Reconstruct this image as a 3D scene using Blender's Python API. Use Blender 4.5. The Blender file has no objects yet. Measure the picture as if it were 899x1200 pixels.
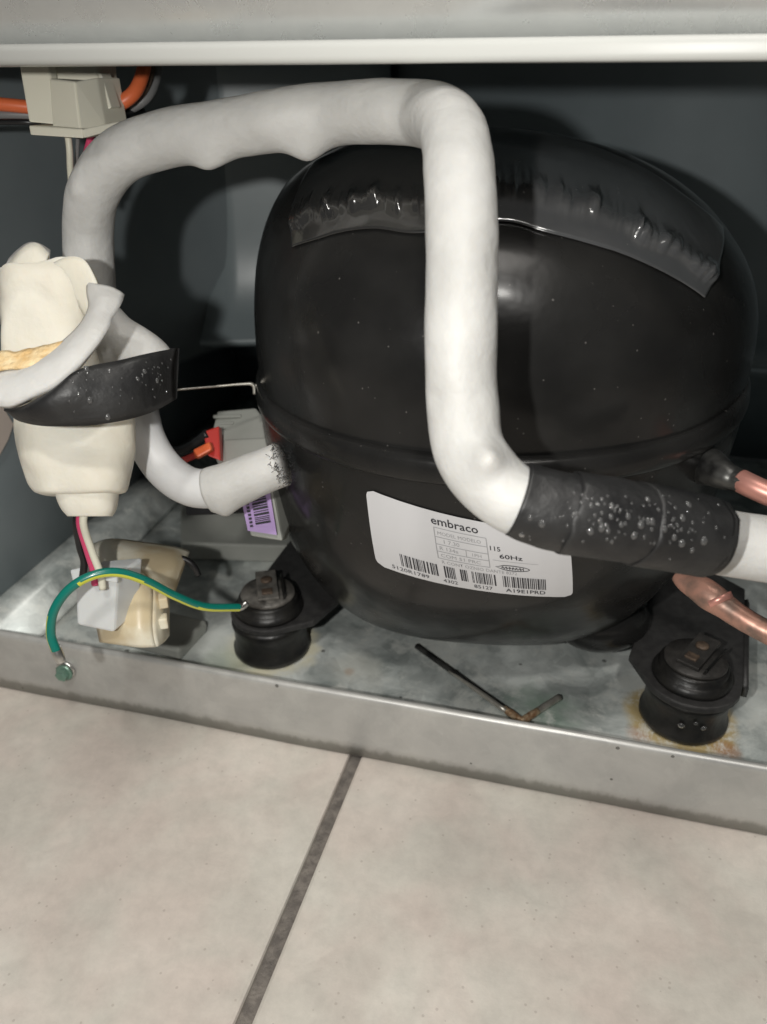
import bpy, bmesh, math, random
from mathutils import Vector, Matrix, noise
from mathutils.bvhtree import BVHTree
random.seed(7)
scene = bpy.context.scene
C = scene.collection

# ------------------------------------------------------------------ camera, world, lamps, exposure
F_PX = 930.0                                   # focal length in photograph pixels (899 x 1200)
CAM = Vector((0.0, 0.0, 0.228))
RX = Vector((0.967843, -0.118565, 0.221862))   # rows: world axes written in camera axes
RY = Vector((0.251530, 0.468869, -0.846696))
RZ = Vector((-0.003636, 0.875274, 0.483614))
cam_d = bpy.data.cameras.new('camera')
cam = bpy.data.objects.new('camera', cam_d); C.objects.link(cam)
cam.matrix_world = Matrix(((RX.x, RX.y, RX.z, CAM.x), (RY.x, RY.y, RY.z, CAM.y), (RZ.x, RZ.y, RZ.z, CAM.z), (0, 0, 0, 1)))
cam_d.sensor_fit = 'HORIZONTAL'; cam_d.sensor_width = 36.0
cam_d.lens = F_PX / 899 * 36
cam_d.clip_start = 0.01; cam_d.clip_end = 50
cam_d.dof.use_dof = True; cam_d.dof.focus_distance = 0.235; cam_d.dof.aperture_fstop = 20
scene.camera = cam

world = bpy.data.worlds.new('World'); scene.world = world
world.use_nodes = True
bg = world.node_tree.nodes['Background']
bg.inputs['Color'].default_value = (0.95, 0.97, 1.0, 1); bg.inputs['Strength'].default_value = 0.055

def lamp(name, loc, power, size, target, col):
    d = bpy.data.lights.new(name, 'AREA'); d.energy = power; d.size = size; d.shape = 'DISK'; d.color = col
    o = bpy.data.objects.new(name, d); C.objects.link(o); o.location = loc
    o.rotation_euler = (Vector(target) - Vector(loc)).to_track_quat('-Z', 'Y').to_euler()
    return o
# the phone's flash, up and to the left of its lens; then two unseen overhead lamps, added
lamp('phone_flash', (-0.045, -0.030, 0.2400), 0.54, 0.008, (-0.03, 0.29, 0.10), (1.0, 0.98, 0.935))
lamp('floor_fill_lamp', (0.15, -0.28, 2.4), 18.0, 0.8, (0, 0, 0), (1.0, 0.95, 0.885))  # unseen lamp added overhead to brighten the floor
lamp('film_glint_lamp', (0.30, -1.20, 2.3), 15.0, 0.20, (0, 0.2, 0), (1.0, 0.97, 0.92))  # small unseen lamp added for glints on the wrinkled film

scene.view_settings.view_transform = 'Standard'; scene.view_settings.look = 'None'
scene.view_settings.exposure = 0.0; scene.view_settings.gamma = 1.0
scene.view_settings.use_curve_mapping = False
scene.cycles.max_bounces = 8
scene.cycles.sample_clamp_indirect = 4.0

# ------------------------------------------------------------------ placing helpers
def ray(u, v):
    c = Vector(((u - 450) / F_PX, (600 - v) / F_PX, -1.0))
    return Vector((RX.dot(c), RY.dot(c), RZ.dot(c)))
def at(u, v, d): return CAM + ray(u, v) * d                  # a point at camera distance d
def on_z(u, v, z): r = ray(u, v); return CAM + r * ((z - CAM.z) / r.z)
def on_y(u, v, y): r = ray(u, v); return CAM + r * ((y - CAM.y) / r.y)
def on_x(u, v, x): r = ray(u, v); return CAM + r * ((x - CAM.x) / r.x)
def px(d): return d / F_PX                                   # metres per pixel at distance d
VIEW = Vector((-RX.z, -RY.z, -RZ.z))                         # camera forward
CRIGHT = Vector((RX.x, RY.x, RZ.x)); CUP = Vector((RX.y, RY.y, RZ.y))

# ------------------------------------------------------------------ materials
def mat(name, col, rough=0.5, metal=0.0, spec=0.5, noise_amt=0.0, nscale=60, col2=None, bump=0.0, bscale=200, bdist=0.001,
        rough_var=0.0, coat=0.0, sss=0.0, trans=0.0, ior=1.5, detail=5.0, lo=0.35, hi=0.65):
    m = bpy.data.materials.new(name); m.use_nodes = True
    nt = m.node_tree; p = nt.nodes['Principled BSDF']
    p.inputs['Base Color'].default_value = (*col, 1); p.inputs['Roughness'].default_value = rough
    p.inputs['Metallic'].default_value = metal; p.inputs['Specular IOR Level'].default_value = spec
    p.inputs['Coat Weight'].default_value = coat; p.inputs['Coat Roughness'].default_value = 0.12
    p.inputs['Transmission Weight'].default_value = trans; p.inputs['IOR'].default_value = ior
    if sss:
        p.inputs['Subsurface Weight'].default_value = sss
        p.inputs['Subsurface Radius'].default_value = (0.004, 0.003, 0.002); p.inputs['Subsurface Scale'].default_value = 1.0
    tc = nt.nodes.new('ShaderNodeTexCoord')
    if col2:
        n = nt.nodes.new('ShaderNodeTexNoise'); n.inputs['Scale'].default_value = nscale; n.inputs['Detail'].default_value = detail
        nt.links.new(tc.outputs['Object'], n.inputs['Vector'])
        r = nt.nodes.new('ShaderNodeValToRGB'); r.color_ramp.elements[0].position = lo; r.color_ramp.elements[1].position = hi
        r.color_ramp.elements[0].color = (*col, 1); r.color_ramp.elements[1].color = (*col2, 1)
        nt.links.new(n.outputs['Fac'], r.inputs['Fac']); nt.links.new(r.outputs['Color'], p.inputs['Base Color'])
    if rough_var:
        n2 = nt.nodes.new('ShaderNodeTexNoise'); n2.inputs['Scale'].default_value = nscale * 0.7; n2.inputs['Detail'].default_value = 6
        nt.links.new(tc.outputs['Object'], n2.inputs['Vector'])
        mr = nt.nodes.new('ShaderNodeMapRange'); mr.inputs['From Min'].default_value = 0.3; mr.inputs['From Max'].default_value = 0.7
        mr.inputs['To Min'].default_value = rough - rough_var; mr.inputs['To Max'].default_value = rough + rough_var
        nt.links.new(n2.outputs['Fac'], mr.inputs['Value']); nt.links.new(mr.outputs['Result'], p.inputs['Roughness'])
    if bump:
        n3 = nt.nodes.new('ShaderNodeTexNoise'); n3.inputs['Scale'].default_value = bscale; n3.inputs['Detail'].default_value = 4
        nt.links.new(tc.outputs['Object'], n3.inputs['Vector'])
        b = nt.nodes.new('ShaderNodeBump'); b.inputs['Strength'].default_value = bump; b.inputs['Distance'].default_value = bdist
        nt.links.new(n3.outputs['Fac'], b.inputs['Height']); nt.links.new(b.outputs['Normal'], p.inputs['Normal'])
    return m

def add_dust(m, scale, size, keep, col, amt):
    nt = m.node_tree; N = nt.nodes; L = nt.links; p = N['Principled BSDF']
    tc = N.new('ShaderNodeTexCoord')
    v = N.new('ShaderNodeTexVoronoi'); v.inputs['Scale'].default_value = scale; L.new(tc.outputs['Object'], v.inputs['Vector'])
    sp = N.new('ShaderNodeSeparateColor'); L.new(v.outputs['Color'], sp.inputs['Color'])
    a = N.new('ShaderNodeMath'); a.operation = 'MULTIPLY_ADD'; L.new(sp.outputs['Green'], a.inputs[0]); a.inputs[1].default_value = size; a.inputs[2].default_value = size * 0.3
    b = N.new('ShaderNodeMath'); b.operation = 'LESS_THAN'; L.new(v.outputs['Distance'], b.inputs[0]); L.new(a.outputs[0], b.inputs[1])
    c = N.new('ShaderNodeMath'); c.operation = 'GREATER_THAN'; L.new(sp.outputs['Red'], c.inputs[0]); c.inputs[1].default_value = keep
    d = N.new('ShaderNodeMath'); d.operation = 'MULTIPLY'; L.new(b.outputs[0], d.inputs[0]); L.new(c.outputs[0], d.inputs[1])
    e = N.new('ShaderNodeMath'); e.operation = 'MULTIPLY'; L.new(d.outputs[0], e.inputs[0]); e.inputs[1].default_value = amt
    x = N.new('ShaderNodeMix'); x.data_type = 'RGBA'; L.new(e.outputs[0], x.inputs[0])
    src = p.inputs['Base Color'].links[0].from_socket; L.new(src, x.inputs[6]); x.inputs[7].default_value = (*col, 1)
    L.new(x.outputs[2], p.inputs['Base Color']); return m

def tile_material():
    m = bpy.data.materials.new('stone_look_tile'); m.use_nodes = True; nt = m.node_tree; N = nt.nodes; L = nt.links
    p = N['Principled BSDF']; p.inputs['Roughness'].default_value = 0.42
    g = N.new('ShaderNodeNewGeometry')
    def nz(scale, detail, dist=0.0, rough=0.55):
        n = N.new('ShaderNodeTexNoise'); n.inputs['Scale'].default_value = scale; n.inputs['Detail'].default_value = detail
        n.inputs['Distortion'].default_value = dist; n.inputs['Roughness'].default_value = rough
        L.new(g.outputs['Position'], n.inputs['Vector']); return n
    def ramp(n, stops):
        r = N.new('ShaderNodeValToRGB'); e = r.color_ramp.elements
        while len(e) < len(stops): e.new(0.5)
        for el, (pos, c) in zip(e, stops): el.position = pos; el.color = (*c, 1)
        L.new(n.outputs['Fac'], r.inputs['Fac']); return r
    def mix(a, b, fac, mode='MIX'):
        x = N.new('ShaderNodeMix'); x.data_type = 'RGBA'; x.blend_type = mode
        L.new(a.outputs['Color'] if 'Color' in a.outputs else a.outputs[2], x.inputs[6])
        L.new(b.outputs['Color'] if 'Color' in b.outputs else b.outputs[2], x.inputs[7])
        if hasattr(fac, 'outputs'): L.new(fac.outputs[0], x.inputs[0])
        else: x.inputs[0].default_value = fac
        return x
    big = ramp(nz(16, 4, 0.6), [(0.36, (0.50, 0.435, 0.385)), (0.5, (0.575, 0.52, 0.46)), (0.64, (0.67, 0.62, 0.555))])
    cool = ramp(nz(23, 3, 0.3), [(0.42, (0.585, 0.52, 0.475)), (0.58, (0.53, 0.53, 0.48))])
    a = mix(big, cool, 0.45)
    fine = ramp(nz(140, 8, 0.2, 0.7), [(0.3, (0.80, 0.80, 0.80)), (0.62, (1.06, 1.06, 1.06))])
    b = mix(a, fine, 0.6, 'MULTIPLY')
    sp = N.new('ShaderNodeTexVoronoi'); sp.inputs['Scale'].default_value = 330; L.new(g.outputs['Position'], sp.inputs['Vector'])
    th = N.new('ShaderNodeMath'); th.operation = 'LESS_THAN'; L.new(sp.outputs['Distance'], th.inputs[0]); th.inputs[1].default_value = 0.14
    pick = N.new('ShaderNodeMath'); pick.operation = 'GREATER_THAN'
    sepc = N.new('ShaderNodeSeparateColor'); L.new(sp.outputs['Color'], sepc.inputs['Color']); L.new(sepc.outputs['Red'], pick.inputs[0]); pick.inputs[1].default_value = 0.72
    mu = N.new('ShaderNodeMath'); mu.operation = 'MULTIPLY'; L.new(th.outputs[0], mu.inputs[0]); L.new(pick.outputs[0], mu.inputs[1])
    mu2 = N.new('ShaderNodeMath'); mu2.operation = 'MULTIPLY'; L.new(mu.outputs[0], mu2.inputs[0]); mu2.inputs[1].default_value = 0.3
    dark = N.new('ShaderNodeRGB'); dark.outputs[0].default_value = (0.22, 0.17, 0.14, 1)
    c = mix(b, dark, mu2)
    L.new(c.outputs[2], p.inputs['Base Color'])
    bn = nz(300, 6); bp = N.new('ShaderNodeBump'); bp.inputs['Strength'].default_value = 0.25; bp.inputs['Distance'].default_value = 0.0006
    L.new(bn.outputs['Fac'], bp.inputs['Height']); L.new(bp.outputs['Normal'], p.inputs['Normal'])
    return m

def galvanised(name, base=(0.50, 0.53, 0.52), dark=(0.30, 0.33, 0.33), rough=0.38, metal=0.85, stains=(), dirt_z=None, spangle=0.10, pits=0.12, rv=0.11, bloom=0.0):
    """spangled zinc with dull blooms; stains = (x, y, r_in, r_out, colour, amount)"""
    m = bpy.data.materials.new(name); m.use_nodes = True; nt = m.node_tree; N = nt.nodes; L = nt.links
    p = N['Principled BSDF']; p.inputs['Metallic'].default_value = metal
    g = N.new('ShaderNodeNewGeometry')
    v = N.new('ShaderNodeTexVoronoi'); v.inputs['Scale'].default_value = 160; v.inputs['Randomness'].default_value = 1
    L.new(g.outputs['Position'], v.inputs['Vector'])
    n = N.new('ShaderNodeTexNoise'); n.inputs['Scale'].default_value = 38; n.inputs['Detail'].default_value = 8; n.inputs['Roughness'].default_value = 0.62
    n.inputs['Distortion'].default_value = 0.5
    L.new(g.outputs['Position'], n.inputs['Vector'])
    r = N.new('ShaderNodeValToRGB'); r.color_ramp.elements[0].position = 0.36; r.color_ramp.elements[1].position = 0.66
    r.color_ramp.elements[0].color = (*dark, 1); r.color_ramp.elements[1].color = (*base, 1)
    L.new(n.outputs['Fac'], r.inputs['Fac'])
    sep = N.new('ShaderNodeSeparateColor'); L.new(v.outputs['Color'], sep.inputs['Color'])
    mr = N.new('ShaderNodeMapRange'); mr.inputs['To Min'].default_value = 1 - spangle; mr.inputs['To Max'].default_value = 1 + spangle * 0.6
    L.new(sep.outputs['Red'], mr.inputs['Value'])
    vm = N.new('ShaderNodeVectorMath'); vm.operation = 'SCALE'; L.new(r.outputs['Color'], vm.inputs[0]); L.new(mr.outputs['Result'], vm.inputs['Scale'])
    cur = vm.outputs[0]; met = None
    wob = N.new('ShaderNodeTexNoise'); wob.inputs['Scale'].default_value = 120; wob.inputs['Detail'].default_value = 6
    L.new(g.outputs['Position'], wob.inputs['Vector'])
    for (sx, sy, r0, r1, colr, amt) in stains:
        sb = N.new('ShaderNodeVectorMath'); sb.operation = 'SUBTRACT'; L.new(g.outputs['Position'], sb.inputs[0]); sb.inputs[1].default_value = (sx, sy, 0.014)
        ln = N.new('ShaderNodeVectorMath'); ln.operation = 'LENGTH'; L.new(sb.outputs[0], ln.inputs[0])
        ad = N.new('ShaderNodeMath'); ad.operation = 'MULTIPLY_ADD'; L.new(wob.outputs['Fac'], ad.inputs[0]); ad.inputs[1].default_value = (r1 - r0) * 1.6
        L.new(ln.outputs['Value'], ad.inputs[2])
        mp = N.new('ShaderNodeMapRange'); mp.interpolation_type = 'SMOOTHSTEP'
        off = (r1 - r0) * 0.8
        mp.inputs['From Min'].default_value = r0 + off; mp.inputs['From Max'].default_value = r1 + off
        mp.inputs['To Min'].default_value = amt; mp.inputs['To Max'].default_value = 0
        L.new(ad.outputs[0], mp.inputs['Value'])
        mx = N.new('ShaderNodeMix'); mx.data_type = 'RGBA'; L.new(mp.outputs['Result'], mx.inputs[0]); L.new(cur, mx.inputs[6]); mx.inputs[7].default_value = (*colr, 1)
        cur = mx.outputs[2]
        sc = N.new('ShaderNodeMath'); sc.operation = 'SUBTRACT'; sc.inputs[0].default_value = 1; L.new(mp.outputs['Result'], sc.inputs[1])
        if met is None: met = sc.outputs[0]
        else:
            mm = N.new('ShaderNodeMath'); mm.operation = 'MULTIPLY'; L.new(met, mm.inputs[0]); L.new(sc.outputs[0], mm.inputs[1]); met = mm.outputs[0]
    bl = N.new('ShaderNodeTexNoise'); bl.inputs['Scale'].default_value = 55; bl.inputs['Detail'].default_value = 10; bl.inputs['Roughness'].default_value = 0.74; bl.inputs['Distortion'].default_value = 0.25
    L.new(g.outputs['Position'], bl.inputs['Vector'])
    bm_ = N.new('ShaderNodeMapRange'); bm_.inputs['From Min'].default_value = 0.50; bm_.inputs['From Max'].default_value = 0.60; bm_.inputs['To Max'].default_value = bloom
    L.new(bl.outputs['Fac'], bm_.inputs['Value'])
    bx = N.new('ShaderNodeMix'); bx.data_type = 'RGBA'; L.new(bm_.outputs['Result'], bx.inputs[0]); L.new(cur, bx.inputs[6]); bx.inputs[7].default_value = (0.70, 0.72, 0.68, 1)
    cur = bx.outputs[2]
    # dark pin-pricks of corrosion
    sp = N.new('ShaderNodeTexVoronoi'); sp.inputs['Scale'].default_value = 95; L.new(g.outputs['Position'], sp.inputs['Vector'])
    s2 = N.new('ShaderNodeSeparateColor'); L.new(sp.outputs['Color'], s2.inputs['Color'])
    t1 = N.new('ShaderNodeMath'); t1.operation = 'LESS_THAN'; L.new(sp.outputs['Distance'], t1.inputs[0]); t1.inputs[1].default_value = pits
    t2 = N.new('ShaderNodeMath'); t2.operation = 'GREATER_THAN'; L.new(s2.outputs['Green'], t2.inputs[0]); t2.inputs[1].default_value = 0.80
    t3 = N.new('ShaderNodeMath'); t3.operation = 'MULTIPLY'; L.new(t1.outputs[0], t3.inputs[0]); L.new(t2.outputs[0], t3.inputs[1])
    t4 = N.new('ShaderNodeMath'); t4.operation = 'MULTIPLY'; L.new(t3.outputs[0], t4.inputs[0]); t4.inputs[1].default_value = 0.7
    mx = N.new('ShaderNodeMix'); mx.data_type = 'RGBA'; L.new(t4.outputs[0], mx.inputs[0]); L.new(cur, mx.inputs[6]); mx.inputs[7].default_value = (0.05, 0.05, 0.04, 1)
    cur = mx.outputs[2]
    if dirt_z:
        z = N.new('ShaderNodeSeparateXYZ'); L.new(g.outputs['Position'], z.inputs[0])
        st = N.new('ShaderNodeTexNoise'); st.inputs['Scale'].default_value = 1.0; st.inputs['Detail'].default_value = 5
        sc3 = N.new('ShaderNodeVectorMath'); sc3.operation = 'MULTIPLY'; sc3.inputs[1].default_value = (330, 40, 60); L.new(g.outputs['Position'], sc3.inputs[0]); L.new(sc3.outputs[0], st.inputs['Vector'])
        a = N.new('ShaderNodeMath'); a.operation = 'MULTIPLY_ADD'; L.new(st.outputs['Fac'], a.inputs[0]); a.inputs[1].default_value = -0.007; L.new(z.outputs['Z'], a.inputs[2])
        mp = N.new('ShaderNodeMapRange'); mp.inputs['From Min'].default_value = dirt_z - 0.0025; mp.inputs['From Max'].default_value = dirt_z - 0.0005
        mp.inputs['To Min'].default_value = 0.5; mp.inputs['To Max'].default_value = 0; L.new(a.outputs[0], mp.inputs['Value'])
        mx = N.new('ShaderNodeMix'); mx.data_type = 'RGBA'; L.new(mp.outputs['Result'], mx.inputs[0]); L.new(cur, mx.inputs[6]); mx.inputs[7].default_value = (0.20, 0.20, 0.17, 1)
        cur = mx.outputs[2]
    L.new(cur, p.inputs['Base Color'])
    if met is not None:
        mm = N.new('ShaderNodeMath'); mm.operation = 'MULTIPLY'; L.new(met, mm.inputs[0]); mm.inputs[1].default_value = metal; L.new(mm.outputs[0], p.inputs['Metallic'])
    rr = N.new('ShaderNodeMapRange'); rr.inputs['From Min'].default_value = 0.3; rr.inputs['From Max'].default_value = 0.7
    rr.inputs['To Min'].default_value = rough - rv * 0.7; rr.inputs['To Max'].default_value = rough + rv * 1.3
    L.new(n.outputs['Fac'], rr.inputs['Value']); L.new(rr.outputs['Result'], p.inputs['Roughness'])
    bp = N.new('ShaderNodeBump'); bp.inputs['Strength'].default_value = 0.12; bp.inputs['Distance'].default_value = 0.0008
    L.new(n.outputs['Fac'], bp.inputs['Height']); L.new(bp.outputs['Normal'], p.inputs['Normal'])
    return m

M = {}
M['tile'] = tile_material()
M['grout'] = mat('grout', (0.11, 0.098, 0.088), 0.9, nscale=300, col2=(0.19, 0.17, 0.15), bump=0.6, bscale=900)
WHITE_STAIN = (0.76, 0.79, 0.75); RUST = (0.44, 0.34, 0.16); RUST2 = (0.34, 0.14, 0.04); GREEN = (0.22, 0.34, 0.25)
M['tray'] = galvanised('galvanised_tray', (0.82, 0.86, 0.83), (0.30, 0.335, 0.325), 0.36, 0.22, spangle=0.14, pits=0.10, bloom=0.8, stains=(
    (-0.1142, 0.2480, 0.0165, 0.0225, (0.74, 0.70, 0.52), 0.9), (-0.145, 0.245, 0.004, 0.026, WHITE_STAIN, 0.65), (-0.13, 0.232, 0.003, 0.017, (0.40, 0.46, 0.36), 0.6),
    (0.052, 0.2470, 0.0180, 0.0225, RUST, 0.95), (0.066, 0.2325, 0.001, 0.007, RUST2, 0.75), (0.036, 0.2325, 0.001, 0.006, RUST2, 0.7), (-0.078, 0.2405, 0.0005, 0.003, RUST2, 0.6),
    (0.000, 0.238, 0.002, 0.020, GREEN, 0.55), (-0.075, 0.243, 0.002, 0.016, (0.58, 0.57, 0.50), 0.45), (0.085, 0.262, 0.004, 0.03, WHITE_STAIN, 0.4),
    (-0.19, 0.31, 0.01, 0.06, (0.20, 0.22, 0.22), 0.5)))  # last patch: broad darker grey towards the rear left
M['lip'] = galvanised('galvanised_lip', (0.56, 0.555, 0.53), (0.44, 0.44, 0.425), 0.38, 0.35, spangle=0.04, pits=0.07, bloom=0.15, dirt_z=0.003)
M['panel'] = galvanised('zinc_panel', (0.70, 0.72, 0.715), (0.62, 0.64, 0.64), 0.27, 0.72, spangle=0.015, pits=0.0, rv=0.04)
M['flange'] = mat('white_edge', (0.70, 0.71, 0.68), 0.4, bump=0.1, bscale=60)
M['wall'] = mat('dark_grey_paint', (0.150, 0.182, 0.196), 0.5, spec=0.3, nscale=25, col2=(0.172, 0.207, 0.222), rough_var=0.04, bump=0.05, bscale=40)
M['sheet'] = mat('lit_patch_paint', (0.25, 0.295, 0.31), 0.34, spec=0.5, nscale=25, col2=(0.275, 0.32, 0.335), rough_var=0.04, bump=0.05, bscale=40)  # satin wall paint, lightened to paint in the lit patch
M['sidewall'] = mat('grey_side_paint', (0.215, 0.25, 0.265), 0.42, nscale=25, col2=(0.245, 0.28, 0.295), bump=0.05, bscale=50)
M['shell'] = mat('black_enamel', (0.0120, 0.0119, 0.0116), 0.25, spec=0.24, nscale=38, col2=(0.0200, 0.0197, 0.0190), rough_var=0.09, coat=0.10, bump=0.35, bscale=34, bdist=0.0022)
add_dust(M['shell'], 520, 0.15, 0.90, (0.20, 0.19, 0.18), 0.35); add_dust(M['shell'], 190, 0.05, 0.93, (0.30, 0.28, 0.26), 0.4)
M['film'] = mat('lit_haze_film', (0.060, 0.062, 0.064), 0.19, spec=0.7, nscale=30, col2=(0.082, 0.084, 0.087), coat=1.0, bump=0.2, bscale=300, bdist=0.0004)  # lit side's specular haze painted in as a paler base colour
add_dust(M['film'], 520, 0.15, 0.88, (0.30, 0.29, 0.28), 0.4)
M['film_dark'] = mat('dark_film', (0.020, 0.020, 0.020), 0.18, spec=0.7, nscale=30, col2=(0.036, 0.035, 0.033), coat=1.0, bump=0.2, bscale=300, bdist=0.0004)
M['foam'] = mat('white_foam', (0.50, 0.497, 0.48), 0.56, nscale=60, col2=(0.58, 0.577, 0.56), bump=0.6, bscale=300, bdist=0.0006, sss=0.2)
M['foam_lower'] = mat('white_smooth_foam', (0.54, 0.545, 0.55), 0.45, nscale=40, col2=(0.62, 0.62, 0.62), bump=0.3, bscale=300, bdist=0.0005, sss=0.1)
M['cream'] = mat('cream_foam', (0.69, 0.65, 0.55), 0.6, nscale=45, col2=(0.74, 0.715, 0.63), bump=0.38, bscale=330, bdist=0.0007, sss=0.3)
M['glue'] = mat('yellow_adhesive', (0.70, 0.46, 0.20), 0.7, nscale=260, col2=(0.82, 0.66, 0.40), bump=0.8, bscale=600)
M['tape'] = mat('black_tape', (0.010, 0.010, 0.0105), 0.5, nscale=120, col2=(0.021, 0.021, 0.021), bump=0.5, bscale=240, bdist=0.0008, rough_var=0.1)
M['water'] = mat('water', (0.11, 0.11, 0.11), 0.07, spec=1.0, coat=1.0, trans=0.35, ior=1.33)  # grey base stands in for light refracted through the beads
M['rubber'] = mat('black_rubber', (0.010, 0.010, 0.010), 0.38, nscale=200, col2=(0.020, 0.019, 0.017), bump=0.25, bscale=260, rough_var=0.08)
M['cap'] = mat('grey_cap', (0.11, 0.105, 0.095), 0.5, metal=0.3, nscale=240, col2=(0.22, 0.205, 0.185), bump=0.4, bscale=400)
M['capdark'] = mat('dark_cap', (0.040, 0.038, 0.036), 0.48, metal=0.3, nscale=240, col2=(0.062, 0.058, 0.054), bump=0.3, bscale=400)
M['rusty'] = mat('rusty_steel', (0.09, 0.065, 0.05), 0.6, metal=0.4, nscale=500, col2=(0.17, 0.12, 0.085))
M['bracket'] = mat('black_bracket_paint', (0.030, 0.029, 0.029), 0.5, nscale=300, col2=(0.044, 0.043, 0.042), bump=0.2, bscale=500)
M['label'] = mat('label_paper', (0.62, 0.62, 0.635), 0.45)
M['ink'] = mat('label_ink', (0.03, 0.03, 0.035), 0.6)
M['greyink'] = mat('faint_label_ink', (0.33, 0.33, 0.34), 0.6)
M['purple'] = mat('purple_label', (0.47, 0.33, 0.62), 0.5)
M['box'] = mat('grey_plastic', (0.34, 0.35, 0.32), 0.5, nscale=60, col2=(0.38, 0.385, 0.355))
M['black'] = mat('black_plastic', (0.012, 0.012, 0.013), 0.45)
M['red'] = mat('red_plastic', (0.55, 0.045, 0.035), 0.4)
M['orange'] = mat('orange_sleeve', (0.85, 0.16, 0.05), 0.4)
M['grn'] = mat('green_insulation', (0.004, 0.16, 0.125), 0.3, coat=0.3)
M['yel'] = mat('yellow_stripe', (0.58, 0.60, 0.05), 0.3, coat=0.3)
M['ivory'] = mat('ivory_plastic', (0.82, 0.79, 0.65), 0.42, nscale=30, col2=(0.85, 0.82, 0.69), sss=0.05)
M['oldplastic'] = mat('yellowed_plastic', (0.66, 0.55, 0.36), 0.36, nscale=50, col2=(0.86, 0.82, 0.68), sss=0.1, lo=0.42, hi=0.58, bump=0.1, bscale=90)
M['clearplug'] = mat('milky_plug_plastic', (0.66, 0.68, 0.68), 0.35, sss=0.2)
M['pinkwire'] = mat('pink_insulation', (0.62, 0.06, 0.16), 0.4)
M['whitewire'] = mat('cream_insulation', (0.72, 0.70, 0.58), 0.45)
M['orangewire'] = mat('orange_insulation', (0.78, 0.17, 0.06), 0.4)
M['blackwire'] = mat('black_insulation', (0.012, 0.012, 0.013), 0.35)
M['greywire'] = mat('grey_insulation', (0.20, 0.20, 0.20), 0.4)
M['copper'] = mat('tarnished_copper', (0.46, 0.25, 0.19), 0.45, metal=0.5, nscale=150, col2=(0.22, 0.15, 0.12), lo=0.42, hi=0.6, rough_var=0.1, bump=0.15, bscale=200)
M['pinkcopper'] = mat('pink_copper', (0.72, 0.33, 0.27), 0.38, metal=0.55, nscale=110, col2=(0.60, 0.30, 0.25))
M['steel'] = mat('bright_steel', (0.62, 0.62, 0.60), 0.3, metal=1.0, bump=0.1, bscale=300)
M['rod'] = mat('worn_rod', (0.020, 0.020, 0.020), 0.35, metal=0.6, nscale=170, col2=(0.10, 0.10, 0.095))
M['rodbright'] = mat('scraped_rod', (0.40, 0.38, 0.33), 0.4, metal=0.7, nscale=300, col2=(0.55, 0.53, 0.48))
M['solder'] = mat('brown_braze', (0.30, 0.16, 0.08), 0.45, metal=0.5, nscale=400, col2=(0.50, 0.38, 0.25), bump=0.6, bscale=500)
M['greenscrew'] = mat('green_coated_screw', (0.16, 0.30, 0.24), 0.35, metal=0.6, nscale=200, col2=(0.24, 0.37, 0.30))
M['paper'] = mat('pinkish_label_paper', (0.74, 0.64, 0.57), 0.6)

# ------------------------------------------------------------------ mesh helpers
def link(name, me, m, parent=None):
    o = bpy.data.objects.new(name, me); C.objects.link(o)
    if m is not None: me.materials.append(M[m] if isinstance(m, str) else m)
    if parent is not None:
        o.parent = parent; o.matrix_parent_inverse = parent_mat(parent).inverted()
    return o
def parent_mat(p):
    if p is None: return Matrix()
    return parent_mat(p.parent) @ p.matrix_parent_inverse @ p.matrix_basis if p.parent else p.matrix_basis.copy()
def mesh(name, verts, faces, m, parent=None, smooth=True, kind=None, label=None):
    me = bpy.data.meshes.new(name); me.from_pydata([tuple(v) for v in verts], [], faces); me.update()
    bm = bmesh.new(); bm.from_mesh(me); bmesh.ops.recalc_face_normals(bm, faces=bm.faces)
    bm.to_mesh(me); bm.free()
    if smooth:
        for p in me.polygons: p.use_smooth = True
    o = link(name, me, m, parent)
    if kind: o['kind'] = kind
    if label: o['label'] = label
    return o
def thing(name, label, cat, loc, group=None):
    o = bpy.data.objects.new(name, None); C.objects.link(o); o.location = loc; o.empty_display_size = 0.01
    o['label'] = label; o['category'] = cat
    if group: o['group'] = group
    return o
def tag(o, label, cat, group=None):
    o['label'] = label; o['category'] = cat
    if group: o['group'] = group
    return o
def spline(pts, n):
    """Catmull-Rom through points (any length of tuple), n samples per span"""
    P = [Vector(p) for p in pts]; out = []
    for i in range(len(P) - 1):
        p0 = P[i - 1] if i else P[i] * 2 - P[i + 1]
        p3 = P[i + 2] if i + 2 < len(P) else P[i + 1] * 2 - P[i]
        p1, p2 = P[i], P[i + 1]
        for k in range(n):
            t = k / n
            out.append(0.5 * ((2 * p1) + (p2 - p0) * t + (2 * p0 - 5 * p1 + 4 * p2 - p3) * t * t + (3 * p1 - p0 - 3 * p2 + p3) * t ** 3))
    out.append(P[-1].copy()); return out
def frames(path):
    T = []
    for i in range(len(path)):
        a = path[max(0, i - 1)]; b = path[min(len(path) - 1, i + 1)]; T.append((b - a).normalized())
    up = Vector((0, 0, 1)) if abs(T[0].z) < 0.9 else Vector((0, 1, 0))
    n = T[0].cross(up).normalized(); res = []
    for t in T:
        n = (n - t * n.dot(t)).normalized(); res.append((t, n, t.cross(n)))
    return res
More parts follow.
